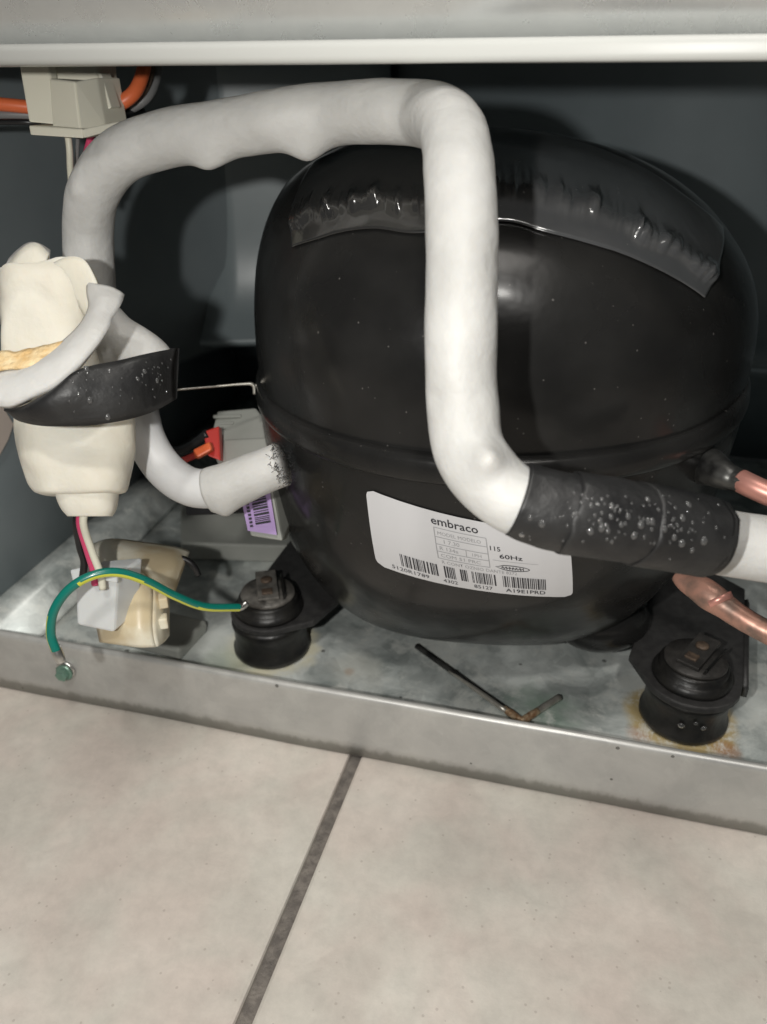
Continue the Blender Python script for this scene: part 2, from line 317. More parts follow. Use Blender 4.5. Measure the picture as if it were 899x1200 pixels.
def tube_geo(pts, radii, n=6, seg=14, lump=0.0, lscale=120, cap=True, ell=1.0, seed=0.0, smoothpath=True):
    if not isinstance(radii, (list, tuple)): radii = [radii] * len(pts)
    pr = [(*p, 0) for p in pts]
    path = spline([Vector(p) for p in pts], n) if smoothpath else [Vector(p) for p in pts]
    rad = [r[0] for r in spline([Vector((r, 0, 0)) for r in radii], n)] if smoothpath else radii
    fr = frames(path); V = []; Fc = []
    for p, r, (t, a, b) in zip(path, rad, fr):
        for k in range(seg):
            th = 2 * math.pi * k / seg
            d = a * math.cos(th) + b * math.sin(th) * ell
            rr = r
            if lump:
                q = (p + d * r) * lscale
                rr = r * (1 + lump * (noise.noise(q + Vector((seed, 0, 0))) + 0.5 * noise.noise(q * 2.3)))
            V.append(p + d * rr)
    L = len(path)
    for i in range(L - 1):
        for k in range(seg):
            k2 = (k + 1) % seg; Fc.append((i * seg + k, i * seg + k2, (i + 1) * seg + k2, (i + 1) * seg + k))
    if cap:
        Fc.append(tuple(range(seg - 1, -1, -1))); Fc.append(tuple((L - 1) * seg + k for k in range(seg)))
    return V, Fc
def tube(name, pts, radii, m, parent=None, **kw):
    lab = kw.pop('label', None)
    V, Fc = tube_geo(pts, radii, **kw); return mesh(name, V, Fc, m, parent, label=lab)
def join(parts):
    V, Fc = [], []
    for v, f in parts:
        o = len(V); V += list(v); Fc += [tuple(i + o for i in q) for q in f]
    return V, Fc
def box_geo(c, sx, sy, sz, rot=None, bev=0.0, seg=2):
    bm = bmesh.new(); bmesh.ops.create_cube(bm, size=1.0)
    for v in bm.verts: v.co = Vector((v.co.x * sx, v.co.y * sy, v.co.z * sz))
    if bev: bmesh.ops.bevel(bm, geom=list(bm.edges), offset=bev, segments=seg, profile=0.5, affect='EDGES')
    R = rot if rot is not None else Matrix.Identity(3)
    bm.verts.index_update()
    V = [R @ v.co + Vector(c) for v in bm.verts]; Fc = [tuple(v.index for v in f.verts) for f in bm.faces]
    bm.free(); return V, Fc
def box(name, c, sx, sy, sz, m, parent=None, rot=None, bev=0.0006, seg=2, **kw):
    V, Fc = box_geo(c, sx, sy, sz, rot, bev, seg); return mesh(name, V, Fc, m, parent, smooth=False, **kw)
def rotz(a): return Matrix.Rotation(a, 3, 'Z')
def lathe_geo(prof, c, seg=40, cap=True, wob=0.0, sc=150):
    V, Fc = [], []
    for r, z in prof:
        for k in range(seg):
            a = 2 * math.pi * k / seg; rr = r
            if wob: rr = r * (1 + wob * noise.noise(Vector((math.cos(a) * r * sc, math.sin(a) * r * sc, z * sc)) + Vector(c) * 50))
            V.append(Vector(c) + Vector((rr * math.cos(a), rr * math.sin(a), z)))
    for i in range(len(prof) - 1):
        for k in range(seg):
            k2 = (k + 1) % seg; Fc.append((i * seg + k, i * seg + k2, (i + 1) * seg + k2, (i + 1) * seg + k))
    if cap:
        Fc.append(tuple(range(seg - 1, -1, -1))); Fc.append(tuple((len(prof) - 1) * seg + k for k in range(seg)))
    return V, Fc
def prism_geo(poly, z0, z1, bev=0.0):
    bm = bmesh.new(); vs = [bm.verts.new((p[0], p[1], z0)) for p in poly]; f = bm.faces.new(vs)
    r = bmesh.ops.extrude_face_region(bm, geom=[f]); 
    for g in r['geom']:
        if isinstance(g, bmesh.types.BMVert): g.co.z = z1
    bmesh.ops.recalc_face_normals(bm, faces=bm.faces)
    if bev: bmesh.ops.bevel(bm, geom=list(bm.edges), offset=bev, segments=2, profile=0.5, affect='EDGES')
    bm.verts.index_update()
    V = [v.co.copy() for v in bm.verts]; Fc = [tuple(v.index for v in f.verts) for f in bm.faces]; bm.free(); return V, Fc
def sheet_geo(grid, th):
    """a thick sheet from rows of points"""
    R_, K = len(grid), len(grid[0]); nrm = []
    for i in range(R_):
        row = []
        for k in range(K):
            a = grid[min(i + 1, R_ - 1)][k] - grid[max(i - 1, 0)][k]; b = grid[i][min(k + 1, K - 1)] - grid[i][max(k - 1, 0)]
            row.append(a.cross(b).normalized() if a.cross(b).length > 1e-14 else Vector((0, -1, 0)))
        nrm.append(row)
    V = [grid[i][k] + nrm[i][k] * th / 2 for i in range(R_) for k in range(K)] + [grid[i][k] - nrm[i][k] * th / 2 for i in range(R_) for k in range(K)]
    o = R_ * K; Fc = []
    ix = lambda i, k: i * K + k
    for i in range(R_ - 1):
        for k in range(K - 1):
            Fc.append((ix(i, k), ix(i, k + 1), ix(i + 1, k + 1), ix(i + 1, k)))
            Fc.append((o + ix(i, k), o + ix(i + 1, k), o + ix(i + 1, k + 1), o + ix(i, k + 1)))
    for i in range(R_ - 1):
        for k in (0, K - 1): Fc.append((ix(i, k), ix(i + 1, k), o + ix(i + 1, k), o + ix(i, k)))
    for k in range(K - 1):
        for i in (0, R_ - 1): Fc.append((ix(i, k), o + ix(i, k), o + ix(i, k + 1), ix(i, k + 1)))
    return V, Fc
def loft_geo(rings, seg=36, power=2.3, lump=0.04, lscale=70, cap=True, nsub=4):
    """rings: (centre, half width, half depth); across the view and along it"""
    ax = CRIGHT; ay = CUP.cross(CRIGHT).normalized()
    data = spline([Vector((*c, w)) for c, w, d in rings], nsub); dep = spline([Vector((d, 0, 0)) for c, w, d in rings], nsub)
    V, Fc = [], []
    for q, dd in zip(data, dep):
        c = Vector(q[:3]); w = q[3]
        for k in range(seg):
            a = 2 * math.pi * k / seg; cs, sn = math.cos(a), math.sin(a)
            v = ax * (w * math.copysign(abs(cs) ** (2 / power), cs)) + ay * (dd[0] * math.copysign(abs(sn) ** (2 / power), sn))
            s = 1 + lump * (noise.noise((c + v) * lscale) + 0.5 * noise.noise((c + v) * lscale * 2.7))
            V.append(c + v * s)
    L = len(data)
    for i in range(L - 1):
        for k in range(seg):
            k2 = (k + 1) % seg; Fc.append((i * seg + k, i * seg + k2, (i + 1) * seg + k2, (i + 1) * seg + k))
    if cap: Fc.append(tuple(range(seg - 1, -1, -1))); Fc.append(tuple((L - 1) * seg + k for k in range(seg)))
    return V, Fc

def bead(s, h=0.5, seg=12, rings=4):
    V, Fc = [], []
    for i in range(rings):
        a = math.pi / 2 * i / rings; r_ = s * math.cos(a); z = s * h * (math.sin(a) - 0.08)
        V += [Vector((r_ * math.cos(2 * math.pi * k / seg), r_ * math.sin(2 * math.pi * k / seg), z)) for k in range(seg)]
    V.append(Vector((0, 0, s * h * 0.92)))
    for i in range(rings - 1):
        for k in range(seg): Fc.append((i * seg + k, i * seg + (k + 1) % seg, (i + 1) * seg + (k + 1) % seg, (i + 1) * seg + k))
    o = (rings - 1) * seg
    for k in range(seg): Fc.append((o + k, o + (k + 1) % seg, rings * seg))
    return V, Fc

# ------------------------------------------------------------------ floor
fl = mesh('floor', [(-1.6, -1.3, -0.0025), (1.6, -1.3, -0.0025), (1.6, 1.4, -0.0025), (-1.6, 1.4, -0.0025)], [(0, 1, 2, 3)], 'grout', smooth=False, kind='structure')
gdir = math.radians(-1.4)
TS, GR = 0.445, 0.0045
tv, tf = box_geo((0, 0, -0.004), TS, TS, 0.008, None, 0.0012, 2)
tile_me = bpy.data.meshes.new('tile'); tile_me.from_pydata([tuple(v) for v in tv], [], tf); tile_me.materials.append(M['tile'])
for p in tile_me.polygons: p.use_smooth = False
for i in (-2, -1, 0, 1):
    for j in (-2, -1, 0, 1):
        o = bpy.data.objects.new('tile', tile_me); C.objects.link(o); o.parent = fl
        l = Vector(((i + 0.5) * (TS + GR), (j + 0.5) * (TS + GR), 0)); l = rotz(gdir) @ l
        o.location = (-0.0618 + l.x, 0.411 + l.y, 0); o.rotation_euler = (0, 0, gdir)

# ------------------------------------------------------------------ refrigerator back: upper panel, rolled edge, machine compartment
YF = 0.2099
fridge = thing('refrigerator', 'back of the refrigerator: zinc upper panel with white edge above dark compartment walls', 'refrigerator', (0.05, YF, 0))
XL, XR = -0.238, 0.40
def extrude_x(name, prof, x0, x1, m, parent, th=0.001, nx=2, wob=0):
    grid = [[Vector((x0 + (x1 - x0) * k / (nx - 1), y, z)) for k in range(nx)] for y, z in prof]
    V, Fc = sheet_geo(grid, th); o = mesh(name, V, Fc, m, parent); return o
def arc(cy, cz, r, a0, a1, n=6): return [(cy + r * math.cos(math.radians(a0 + (a1 - a0) * i / n)), cz + r * math.sin(math.radians(a0 + (a1 - a0) * i / n))) for i in range(n + 1)]
# upper panel: flat sheet rising, with soft dents
gridp = []
for i in range(26):
    z = 0.2350 + i * 0.018
    gridp.append([Vector((x, YF + 0.0030 - (z - 0.2350) * 0.034 + 0.0007 * noise.noise(Vector((x * 7, z * 14, 3))), z)) for x in [XL - 0.01 + (XR + 0.02 - XL) * k / 50 for k in range(51)]])
V, Fc = sheet_geo(gridp, 0.0012); mesh('upper_panel', V, Fc, 'panel', fridge)
pr = [(YF + 0.030, 0.2306)] + arc(YF + 0.0012, 0.2318, 0.0012, 270, 180, 5) + arc(YF + 0.0012, 0.2335, 0.0012, 180, 90, 5) + [(YF + 0.0042, 0.2349)]
extrude_x('rolled_edge', pr, XL - 0.01, XR + 0.01, 'flange', fridge, 0.0009)
# compartment: ceiling and stepped inner wall, in two sheets that overlap at a seam
XS = -0.205
DB = 0.030
prof = [(YF + 0.028, 0.262), (0.40 + DB, 0.262)] + arc(0.42 + DB, 0.232, 0.030, 90, 0, 6) + [(0.452 + DB, 0.20), (0.452 + DB, 0.150), (0.450 + DB, 0.125)] + arc(0.420 + DB, 0.118, 0.030, 0, -55, 6) + [(0.433 + DB, 0.084), (0.452 + DB, 0.072), (0.468 + DB, 0.055), (0.470 + DB, 0.014)]
extrude_x('inner_wall', prof, XL, XR, 'wall', fridge)
cp_ = [(XL + 0.0008, 0.235), (XL + 0.0012, 0.30), (XL + 0.0035, 0.35), (XL + 0.009, 0.385), (XL + 0.017, 0.415), (XL + 0.030, 0.438), (XL + 0.047, 0.452)]
cz = [0.262, 0.22, 0.17, 0.13, 0.105, 0.088, 0.078, 0.074]
gc = []
for z in cz:
    t = max(0.0, (0.13 - z) / 0.056) ** 2
    gc.append([Vector((x - 0.010 * t, y + 0.030 * t, z)) for x, y in [(q.x, q.y) for q in spline([Vector((a, b, 0)) for a, b in cp_], 3)]])
mesh('corner_panel', *sheet_geo(gc, 0.0012), 'sidewall', fridge)
sp_ = [(0.0, 0.245), (0.0, 0.19), (-0.001, 0.15), (-0.003, 0.13), (-0.007, 0.115), (-0.013, 0.103), (-0.021, 0.094), (-0.024, 0.090), (-0.016, 0.086), (0.0, 0.082)]
gs = [[Vector((-0.2185 + 0.10 * k / 6, 0.4360 + 0.10 * k / 6 * math.tan(math.radians(19)) + dy, z)) for k in range(7)] for dy, z in spline([Vector((a, b, 0)) for a, b in sp_], 3) and [(q.x, q.y) for q in spline([Vector((a, b, 0)) for a, b in sp_], 3)]]
mesh('wall_sheet', *sheet_geo(gs, 0.0012), 'sheet', fridge)  # angled to catch the flash, its colour lightened for the lit patch
mesh('side_wall', *sheet_geo([[Vector((XL, y, z)) for y in (YF + 0.012, 0.3, 0.40, 0.499)] for z in (0.016, 0.10, 0.2, 0.262)], 0.001), 'sidewall', fridge)
mesh('side_wall', *sheet_geo([[Vector((XR, y, z)) for y in (YF + 0.012, 0.3, 0.40, 0.499)] for z in (0.016, 0.10, 0.2, 0.262)], 0.001), 'sidewall', fridge)

# ------------------------------------------------------------------ base tray
ZT = 0.014
tray = thing('base_tray', 'galvanised steel base tray with stains and a raised front lip on the tiles', 'metal tray', (0.05, 0.33, 0))
gt = [[Vector((x, y, ZT - 0.0006 + 0.0004 * noise.noise(Vector((x * 25, y * 25, 0))))) for x in [-0.214 + 0.61 * k / 60 for k in range(61)]] for y in [YF + 0.0022 + (0.498 - YF) * i / 26 for i in range(27)]]
V, Fc = sheet_geo(gt, 0.0012); mesh('tray_floor', V, Fc, 'tray', tray)
# lip: sheet standing up with a rolled top
def lipw(x): return 0.0004 * noise.noise(Vector((x * 18, 0, 5)))
lp = [(YF + 0.0002, 0.0008), (YF, 0.008), (YF, 0.018), (YF, 0.0275)] + arc(YF + 0.0013, 0.0288, 0.0013, 180, 0, 6) + [(YF + 0.0026, 0.0265), (YF + 0.0018, 0.0255)]
gl = [[Vector((XL - 0.012 + 0.66 * k / 80, y + lipw(XL + 0.66 * k / 80), z)) for k in range(81)] for y, z in lp]
V, Fc = sheet_geo(gl, 0.0008); mesh('front_lip', V, Fc, 'lip', tray)
fp = [(-0.2142, ZT), (-0.2150, ZT + 0.0015), (-0.2245, ZT + 0.0105), (-0.2262, ZT + 0.0115), (-0.2375, ZT + 0.0118)]
gf = [[Vector((x, y, z)) for y in (YF + 0.004, 0.3, 0.39, 0.498)] for x, z in fp]
V, Fc = sheet_geo(gf, 0.001); mesh('side_flange', V, Fc, 'tray', tray)

# ------------------------------------------------------------------ compressor
CX, CY = -0.0335, 0.297
TILT = 0.030
ROTC = math.radians(6)
LOW = [(0.1330, .0890, .0985, 2.05), (0.120, .0890, .0980, 2.05), (0.100, .0870, .0950, 2.1), (0.080, .0845, .0885, 2.2), (0.063, .0785, .0790, 2.3), (0.048, .0700, .0670, 2.5), (0.036, .0600, .0540, 2.7), (0.0275, .0490, .0415, 2.7), (0.0235, .034, .025, 2.5), (0.0225, .015, .009, 2), (0.0224, .0005, .0005, 2)]
UPP = [(0.1295, .0885, .0960, 2.05), (0.150, .0885, .0955, 2.1), (0.166, .0860, .0925, 2.1), (0.180, .0795, .0850, 2.1), (0.192, .0685, .0735, 2.1), (0.2015, .0530, .0570, 2.05), (0.2075, .0350, .038, 2), (0.2105, .017, .0185, 2), (0.2113, .0005, .0005, 2)]
def prof_curve(P, n): return spline([Vector(p) for p in P], n)
def shell_pt(row, a):
    z, rx, ry, n = row
    cs, sn = math.cos(a), math.sin(a)
    x = rx * math.copysign(abs(cs) ** (2 / n), cs); y = ry * math.copysign(abs(sn) ** (2 / n), sn)
    p = rotz(ROTC) @ Vector((x, y, 0))
    up = min(1.0, max(0.0, (z - 0.135) / 0.05))
    return Vector((CX + p.x, CY + p.y, z + TILT * p.x - 0.085 * up * p.x + (1.1 * up * p.x * p.x if p.x < 0 else 0)))
def shell_geo(P, n=5, seg=96, dent=0.0):
    rows = prof_curve(P, n); V = [shell_pt(r, 2 * math.pi * k / seg) for r in rows for k in range(seg)]; Fc = []
    if dent:
        V = [v + Vector((0, 0, 1)) * 0 + (v - Vector((CX, CY, v.z))) * dent * noise.noise(v * 22) for v in V]
    for i in range(len(rows) - 1):
        for k in range(seg):
            k2 = (k + 1) % seg; Fc.append((i * seg + k, i * seg + k2, (i + 1) * seg + k2, (i + 1) * seg + k))
    Fc.append(tuple((len(rows) - 1) * seg + k for k in range(seg)))
    return V, Fc
comp = thing('compressor', 'large black refrigerator compressor with a printed white label on its front', 'compressor', (CX, CY, ZT))
lowg = shell_geo(LOW, dent=0.006); uppg = shell_geo(UPP, dent=0.008)
mesh('lower_shell', *lowg, 'shell', comp); mesh('upper_shell', *uppg, 'shell', comp)
def lobe(c, rx, ry, rz_, ang):
    V, Fc = [], []
    for i in range(1, 14):
        ph = math.pi * i / 14
        for k in range(28):
            th = 2 * math.pi * k / 28; q = rotz(ang) @ Vector((rx * math.sin(ph) * math.cos(th), ry * math.sin(ph) * math.sin(th), 0)); V.append(c + q + Vector((0, 0, -rz_ * math.cos(ph))))
    for i in range(12):
        for k in range(28): Fc.append((i * 28 + k, i * 28 + (k + 1) % 28, (i + 1) * 28 + (k + 1) % 28, (i + 1) * 28 + k))
    Fc.append(tuple(range(28))[::-1]); Fc.append(tuple(12 * 28 + k for k in range(28)))
    return mesh('pressed_lobe', V, Fc, 'shell', comp)
lobe(on_y(705, 725, 0.268), 0.019, 0.014, 0.013, 0.3)
lobe(on_y(440, 682, 0.274), 0.015, 0.013, 0.013, -0.4)
# weld flange: a rounded ledge round the rim
FL = [(0.1345, .0870, .095, 2.05), (0.1343, .0889, .0985, 2.05), (0.1325, .0899, .1000, 2.05), (0.1285, .0904, .1005, 2.05), (0.1262, .0897, .0995, 2.05), (0.1250, .0885, .097, 2.05)]
mesh('weld_flange', *shell_geo(FL, 2), 'shell', comp)
bvh = BVHTree.FromPolygons([tuple(v) for v in lowg[0] + uppg[0]], [tuple(f) for f in lowg[1]] + [tuple(i + len(lowg[0]) for i in f) for f in uppg[1]])
def hit(u, v):
    r = ray(u, v).normalized(); loc, nrm, idx, d = bvh.ray_cast(CAM, r)
    if loc is None:
        loc, nrm, idx, d = bvh.find_nearest(at(u, v, 0.25))
    return loc
def on_shell(p, off):
    loc, nrm, idx, d = bvh.find_nearest(p)
    out = loc - Vector((CX, CY, 0.115))
    if nrm.dot(out) < 0: nrm = -nrm
    return loc + nrm * off

# --- label: a curved sticker in the shell's own angle and height
def polar(p):
    q = rotz(-ROTC) @ Vector((p.x - CX, p.y - CY, 0)); return math.atan2(q.y, q.x), p.z
tl, bl = polar(hit(430, 571)), polar(hit(443, 660))
tr, br = polar(hit(666, 622)), polar(hit(671, 698))
def lab(u, v, off=0.0005):
    """u 0..1 along the label, v 0 bottom .. 1 top"""
    a = (bl[0] * (1 - u) + br[0] * u) * (1 - v) + (tl[0] * (1 - u) + tr[0] * u) * v
    z = (bl[1] * (1 - u) + br[1] * u) * (1 - v) + (tl[1] * (1 - u) + tr[1] * u) * v
    p = Vector((CX, CY, z)) + rotz(ROTC) @ Vector((math.cos(a) * 0.2, math.sin(a) * 0.2, 0))
    d = (Vector((CX, CY, z)) - p).normalized(); loc, nrm, i, dd = bvh.ray_cast(p, d)
    if loc is None: loc, nrm, i, dd = bvh.find_nearest(p)
    if nrm.dot(d) > 0: nrm = -nrm
    return loc + nrm * off
LW = (lab(0, .5) - lab(.25, .5)).length + (lab(.25, .5) - lab(.5, .5)).length + (lab(.5, .5) - lab(.75, .5)).length + (lab(.75, .5) - lab(1, .5)).length
LH = (lab(.5, 0) - lab(.5, .5)).length + (lab(.5, .5) - lab(.5, 1)).length
ASP = LW / LH
def flat_to_label(name, V2, F2, m, parent, off):
    return mesh(name, [lab(x, y, off) for x, y in V2], F2, m, parent, smooth=True)
NU, NV = 60, 26; rc = 0.09                      # rounded corners
V2 = []
for j in range(NV + 1):
    v = j / NV
    e = min(v, 1 - v) 
    ins = 0.0
    if e < rc: ins = (rc - math.sqrt(max(0, rc * rc - (rc - e) ** 2))) / ASP
    for i in range(NU + 1): V2.append((ins + (1 - 2 * ins) * i / NU, v))
F2 = [(j * (NU + 1) + i, j * (NU + 1) + i + 1, (j + 1) * (NU + 1) + i + 1, (j + 1) * (NU + 1) + i) for j in range(NV) for i in range(NU)]
label_o = flat_to_label('label', V2, F2, 'label', comp, 0.0005)
label_o['label'] = 'white printed label with bar code'
def rects(rs, sub=1):
    V, F = [], []
    for x0, y0, x1, y1 in rs:
        n = max(1, int((x1 - x0) / 0.03)); k = max(1, int((y1 - y0) / 0.08))
        for j in range(k):
            for i in range(n):
                o = len(V); xa, xb = x0 + (x1 - x0) * i / n, x0 + (x1 - x0) * (i + 1) / n; ya, yb = y0 + (y1 - y0) * j / k, y0 + (y1 - y0) * (j + 1) / k
                V += [(xa, ya), (xb, ya), (xb, yb), (xa, yb)]; F.append((o, o + 1, o + 2, o + 3))
    return V, F
def text_geo(s, x, y, h, bold=0.0, stretch=1.0, w=None):
    cu = bpy.data.curves.new('t', 'FONT'); cu.body = s; cu.size = 1.0; cu.offset = bold; cu.resolution_u = 2
    ob = bpy.data.objects.new('t', cu); C.objects.link(ob)
    dg = bpy.context.evaluated_depsgraph_get(); me = bpy.data.meshes.new_from_object(ob.evaluated_get(dg))
    xs = [v.co.x for v in me.vertices]; wid = max(xs) - min(xs); x0 = min(xs)
    k = h / 0.72
    sx = (w / wid) if w else k / ASP * stretch
    V = [(x + (v.co.x - x0) * sx, y + v.co.y * k) for v in me.vertices]; F = [tuple(p.vertices) for p in me.polygons]
    bpy.data.objects.remove(ob); bpy.data.curves.remove(cu); bpy.data.meshes.remove(me)
    return V, F
def print_part(name, items, m, off=0.00062):
    V, F = join(items); return flat_to_label(name, V, F, m, label_o, off)
print_part('brand_print', [text_geo('embraco', 0.335, 0.845, 0.10, 0.012, w=0.225)], 'ink')
print_part('small_print', [text_geo('115', 0.605, 0.655, 0.06, 0.012), text_geo('60Hz', 0.645, 0.56, 0.06, 0.012, w=0.11), text_geo('A19E1PRD', 0.655, 0.045, 0.06, 0.008, w=0.20), text_geo('5120R1789', 0.09, 0.045, 0.055, 0.0, w=0.19), text_geo('4302', 0.35, 0.045, 0.055, 0.0, w=0.07), text_geo('85127', 0.50, 0.045, 0.055, 0.0, w=0.09)], 'ink')
rl = []
x0, x1, y0, y1 = 0.345, 0.592, 0.405, 0.805; lw = 0.004
for yy in (0.405, 0.50, 0.595, 0.69, 0.805): rl.append((x0, yy - lw, x1, yy + lw))
for xx in (x0, x1): rl.append((xx - lw / 2, y0, xx + lw / 2, y1))
rl.append((0.485, 0.50, 0.488, 0.595)); rl.append((0.61, 0.52, 0.83, 0.525))
print_part('rating_table', [rects(rl), text_geo('1 7.30', 0.385, 0.62, 0.05), text_geo('R 134a', 0.36, 0.525, 0.05), text_geo('1PH', 0.515, 0.525, 0.045), text_geo('COM 51 PRC', 0.36, 0.43, 0.045, w=0.19), text_geo('MODEL MODELO', 0.36, 0.72, 0.045, w=0.205), text_geo('R CONT OZNIO DANTE 8272', 0.36, 0.335, 0.045, w=0.36)], 'greyink')
# pointed oval mark
def oval(s): 
    P = []
    for k in range(40):
        a = 2 * math.pi * k / 40; x, y = 0.085 * math.cos(a), 0.042 * math.sin(a)
        if x < -0.045: y *= max(0.0, 1 - (-0.045 - x) / 0.040) ** 0.9
        P.append((0.70 + x * s[0], 0.43 + y * s[1]))
    return P
A, B = oval((1, 1)), oval((0.94, 0.74)); V2 = A + B
ov = (V2, [(k, (k + 1) % 40, 40 + (k + 1) % 40, 40 + k) for k in range(40)])
wv = []
for k in range(24):
    xa = 0.648 + k * 0.0045; wv.append((xa, 0.417 + 0.010 * math.sin(k * 2.1), xa + 0.0035, 0.440 + 0.010 * math.sin(k * 1.7)))
print_part('maker_mark', [ov, rects(wv)], 'ink')
bars = []; x = 0.145
rb = random.Random(3)
while x < 0.86:
    w = rb.choice((0.003, 0.003, 0.005, 0.008)); 
    if not (0.335 < x < 0.355 or 0.42 < x < 0.44 or 0.475 < x < 0.485 or 0.62 < x < 0.635): bars.append((x, 0.125, min(x + w, 0.862), 0.30))
    x += w + rb.choice((0.003, 0.004, 0.005, 0.009))
print_part('barcode_print', [rects(bars)], 'ink')

# --- plastic film wrapped round the dome: from a wavy lower hem to the crown
def film(name, lower, upper, seed, m, label):
    lo = spline([hit(*p) for p in lower], 22); up = spline([hit(*p) for p in upper], 22); rows = 46; grid = []
    for j in range(rows):
        t = j / (rows - 1); row = []
        for i, (a, b) in enumerate(zip(lo, up)):
            p = a.lerp(b, t)
            s = i / len(lo)
            h0 = 0.20 + 0.05 * noise.noise(Vector((s * 9 + seed, 0, 7)))
            hem = math.exp(-((t - h0) / (0.050 if t < h0 else 0.12)) ** 2)
            amp = min(1.0, max(0.22, 0.5 + 1.3 * noise.noise(Vector((s * 11 + seed * 3, 0, 4)))))
            rd_ = max(0.0, 1 - 2.6 * abs(noise.noise(Vector((s * 34 + seed + t * 1.5, t * 2.0, 0)))))
            off = 0.0007 + 0.0025 * hem * amp * (0.45 + 0.9 * rd_) + 0.0006 * hem + 0.00022 * noise.noise(p * 70)
            row.append(on_shell(p, max(0.0005, off)))
        grid.append(row)
    V, Fc = sheet_geo(grid, 0.0003); o = mesh(name, V, Fc, m, comp); o['label'] = label; return o
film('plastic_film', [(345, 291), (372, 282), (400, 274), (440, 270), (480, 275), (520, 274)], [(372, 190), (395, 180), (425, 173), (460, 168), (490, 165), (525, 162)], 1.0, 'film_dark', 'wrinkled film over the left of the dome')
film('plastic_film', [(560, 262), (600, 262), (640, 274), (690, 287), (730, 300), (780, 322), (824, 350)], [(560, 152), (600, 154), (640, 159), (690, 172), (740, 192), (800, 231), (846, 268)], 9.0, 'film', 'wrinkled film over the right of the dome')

# --- mounting feet: black steel wings
ML = Vector((-0.1142, 0.2480, ZT)); MR = Vector((0.0520, 0.2470, ZT)); ZP = 0.0315
def foot(poly, lab):
    V, Fc = prism_geo(poly, ZP, ZP + 0.0028, 0.0006); o = mesh('mounting_foot', V, Fc, 'bracket', comp, smooth=False); return o
def ring_pts(c, r, a0, a1, n=10): return [(c.x + r * math.cos(math.radians(a0 + (a1 - a0) * i / n)), c.y + r * math.sin(math.radians(a0 + (a1 - a0) * i / n))) for i in range(n + 1)]
def oz(u, v): q = on_z(u, v, ZP + 0.0028); return (q.x, q.y)
foot(ring_pts(ML, 0.0158, 140, 300) + [oz(368, 728), oz(415, 688), (-0.050, 0.300), (-0.070, 0.315), oz(352, 618)], 'left')
foot([(0.058, 0.330), (0.020, 0.325), oz(768, 680), oz(738, 768)] + ring_pts(MR, 0.0175, 205, 335) + [oz(872, 800), oz(874, 690)], 'right')
qa, qb = Vector((*oz(873, 700), ZP + 0.0012)), Vector((*oz(871, 800), ZP + 0.0012))
gq = [[qa.lerp(qb, t) + Vector((0.0006, 0, 0.0006)) for t in (0, .35, .7, 1)], [qa.lerp(qb, t) + Vector((0.0016, 0, -0.0012)) for t in (0, .35, .7, 1)], [qa.lerp(qb, t * .97) + Vector((0.0018, 0, -0.0062)) for t in (0, .35, .7, 1)]]
mesh('foot_flange', *sheet_geo(gq, 0.002), 'bracket', comp)
# crimped stub pipe at the right, and the small wire spring at the left
tube('stub_pipe', [at(828, 545, .245), at(848, 556, .238), at(862, 562, .235), at(878, 567, .232)], [.0062, .0046, .0036, .0033], 'rod', comp, lump=0.12, lscale=300)

# ------------------------------------------------------------------ rubber mounts
def rubber_mount(c, label, capm, ang, drops):
    t = thing('rubber_mount', label, 'rubber mount', c, 'rubber mounts under the compressor feet')
    low = [(0.0150, 0.0), (0.0160, 0.0012), (0.0160, 0.0030), (0.0150, 0.0042), (0.0150, 0.0125), (0.0158, 0.0150), (0.0156, 0.0168), (0.0130, 0.0174)]
    mesh('grommet', *lathe_geo(low, c, 44, wob=0.02), 'rubber', t)
    upp = [(0.0140, 0.0204), (0.0142, 0.0220), (0.0128, 0.0238), (0.0120, 0.0240), (0.0122, 0.0262), (0.0112, 0.0270)]
    mesh('upper_grommet', *lathe_geo(upp, c, 44, wob=0.02), 'rubber', t)
    capp = [(0.0108, 0.0270), (0.0112, 0.0278), (0.0108, 0.0288), (0.0040, 0.0290)]
    mesh('cap_disc', *lathe_geo(capp, c, 40, wob=0.015), capm, t)
    R = rotz(ang); k = Vector((0, 0, 0.0302))
    cl = mesh('spring_clip', *box_geo(Vector(c) + k + R @ Vector((0, 0.0015, 0)), 0.0085, 0.0185, 0.0020, R @ Matrix.Rotation(math.radians(5), 3, 'X'), 0.0004), capm, t, smooth=False)
    mesh('rivet', *lathe_geo([(0.0024, 0.0), (0.0024, 0.0006), (0.0018, 0.0011)], Vector(c) + k + R @ Vector((0, 0.004, 0.0011)), 18), 'rusty', cl)
    mesh('rivet', *box_geo(Vector(c) + k + R @ Vector((-0.0003, -0.0035, 0.0007)), 0.0044, 0.0036, 0.0012, R, 0.0004), 'rusty', cl, smooth=False)
    mesh('clip_tab', *box_geo(Vector(c) + k + R @ Vector((0.0062, 0.001, -0.0012)), 0.0008, 0.017, 0.0040, R @ Matrix.Rotation(math.radians(18), 3, 'Y'), 0.0002), 'rubber', cl, smooth=False)
    if drops:
        g = []
        for (a, z, s) in drops:
            p = Vector(c) + Vector((0.0155 * math.cos(a), 0.0155 * math.sin(a), z))
            v, f = bead(s); q = Vector((math.cos(a), math.sin(a), 0)).to_track_quat('Z', 'Y').to_matrix()
            g.append(([q @ x + p for x in v], f))
        o = mesh('water_drop', *join(g), 'water', t, kind='stuff')
    return t
rubber_mount(ML, 'black rubber mount with a pale scuffed grey cap beside the green and yellow wire', 'cap', math.radians(26), None)
rubber_mount(MR, 'black rubber mount with a dark cap standing in a ring of rust', 'capdark', math.radians(-29), [(-1.75, .009, .0012), (-1.25, .009, .0011), (-1.45, .0112, .0008)])

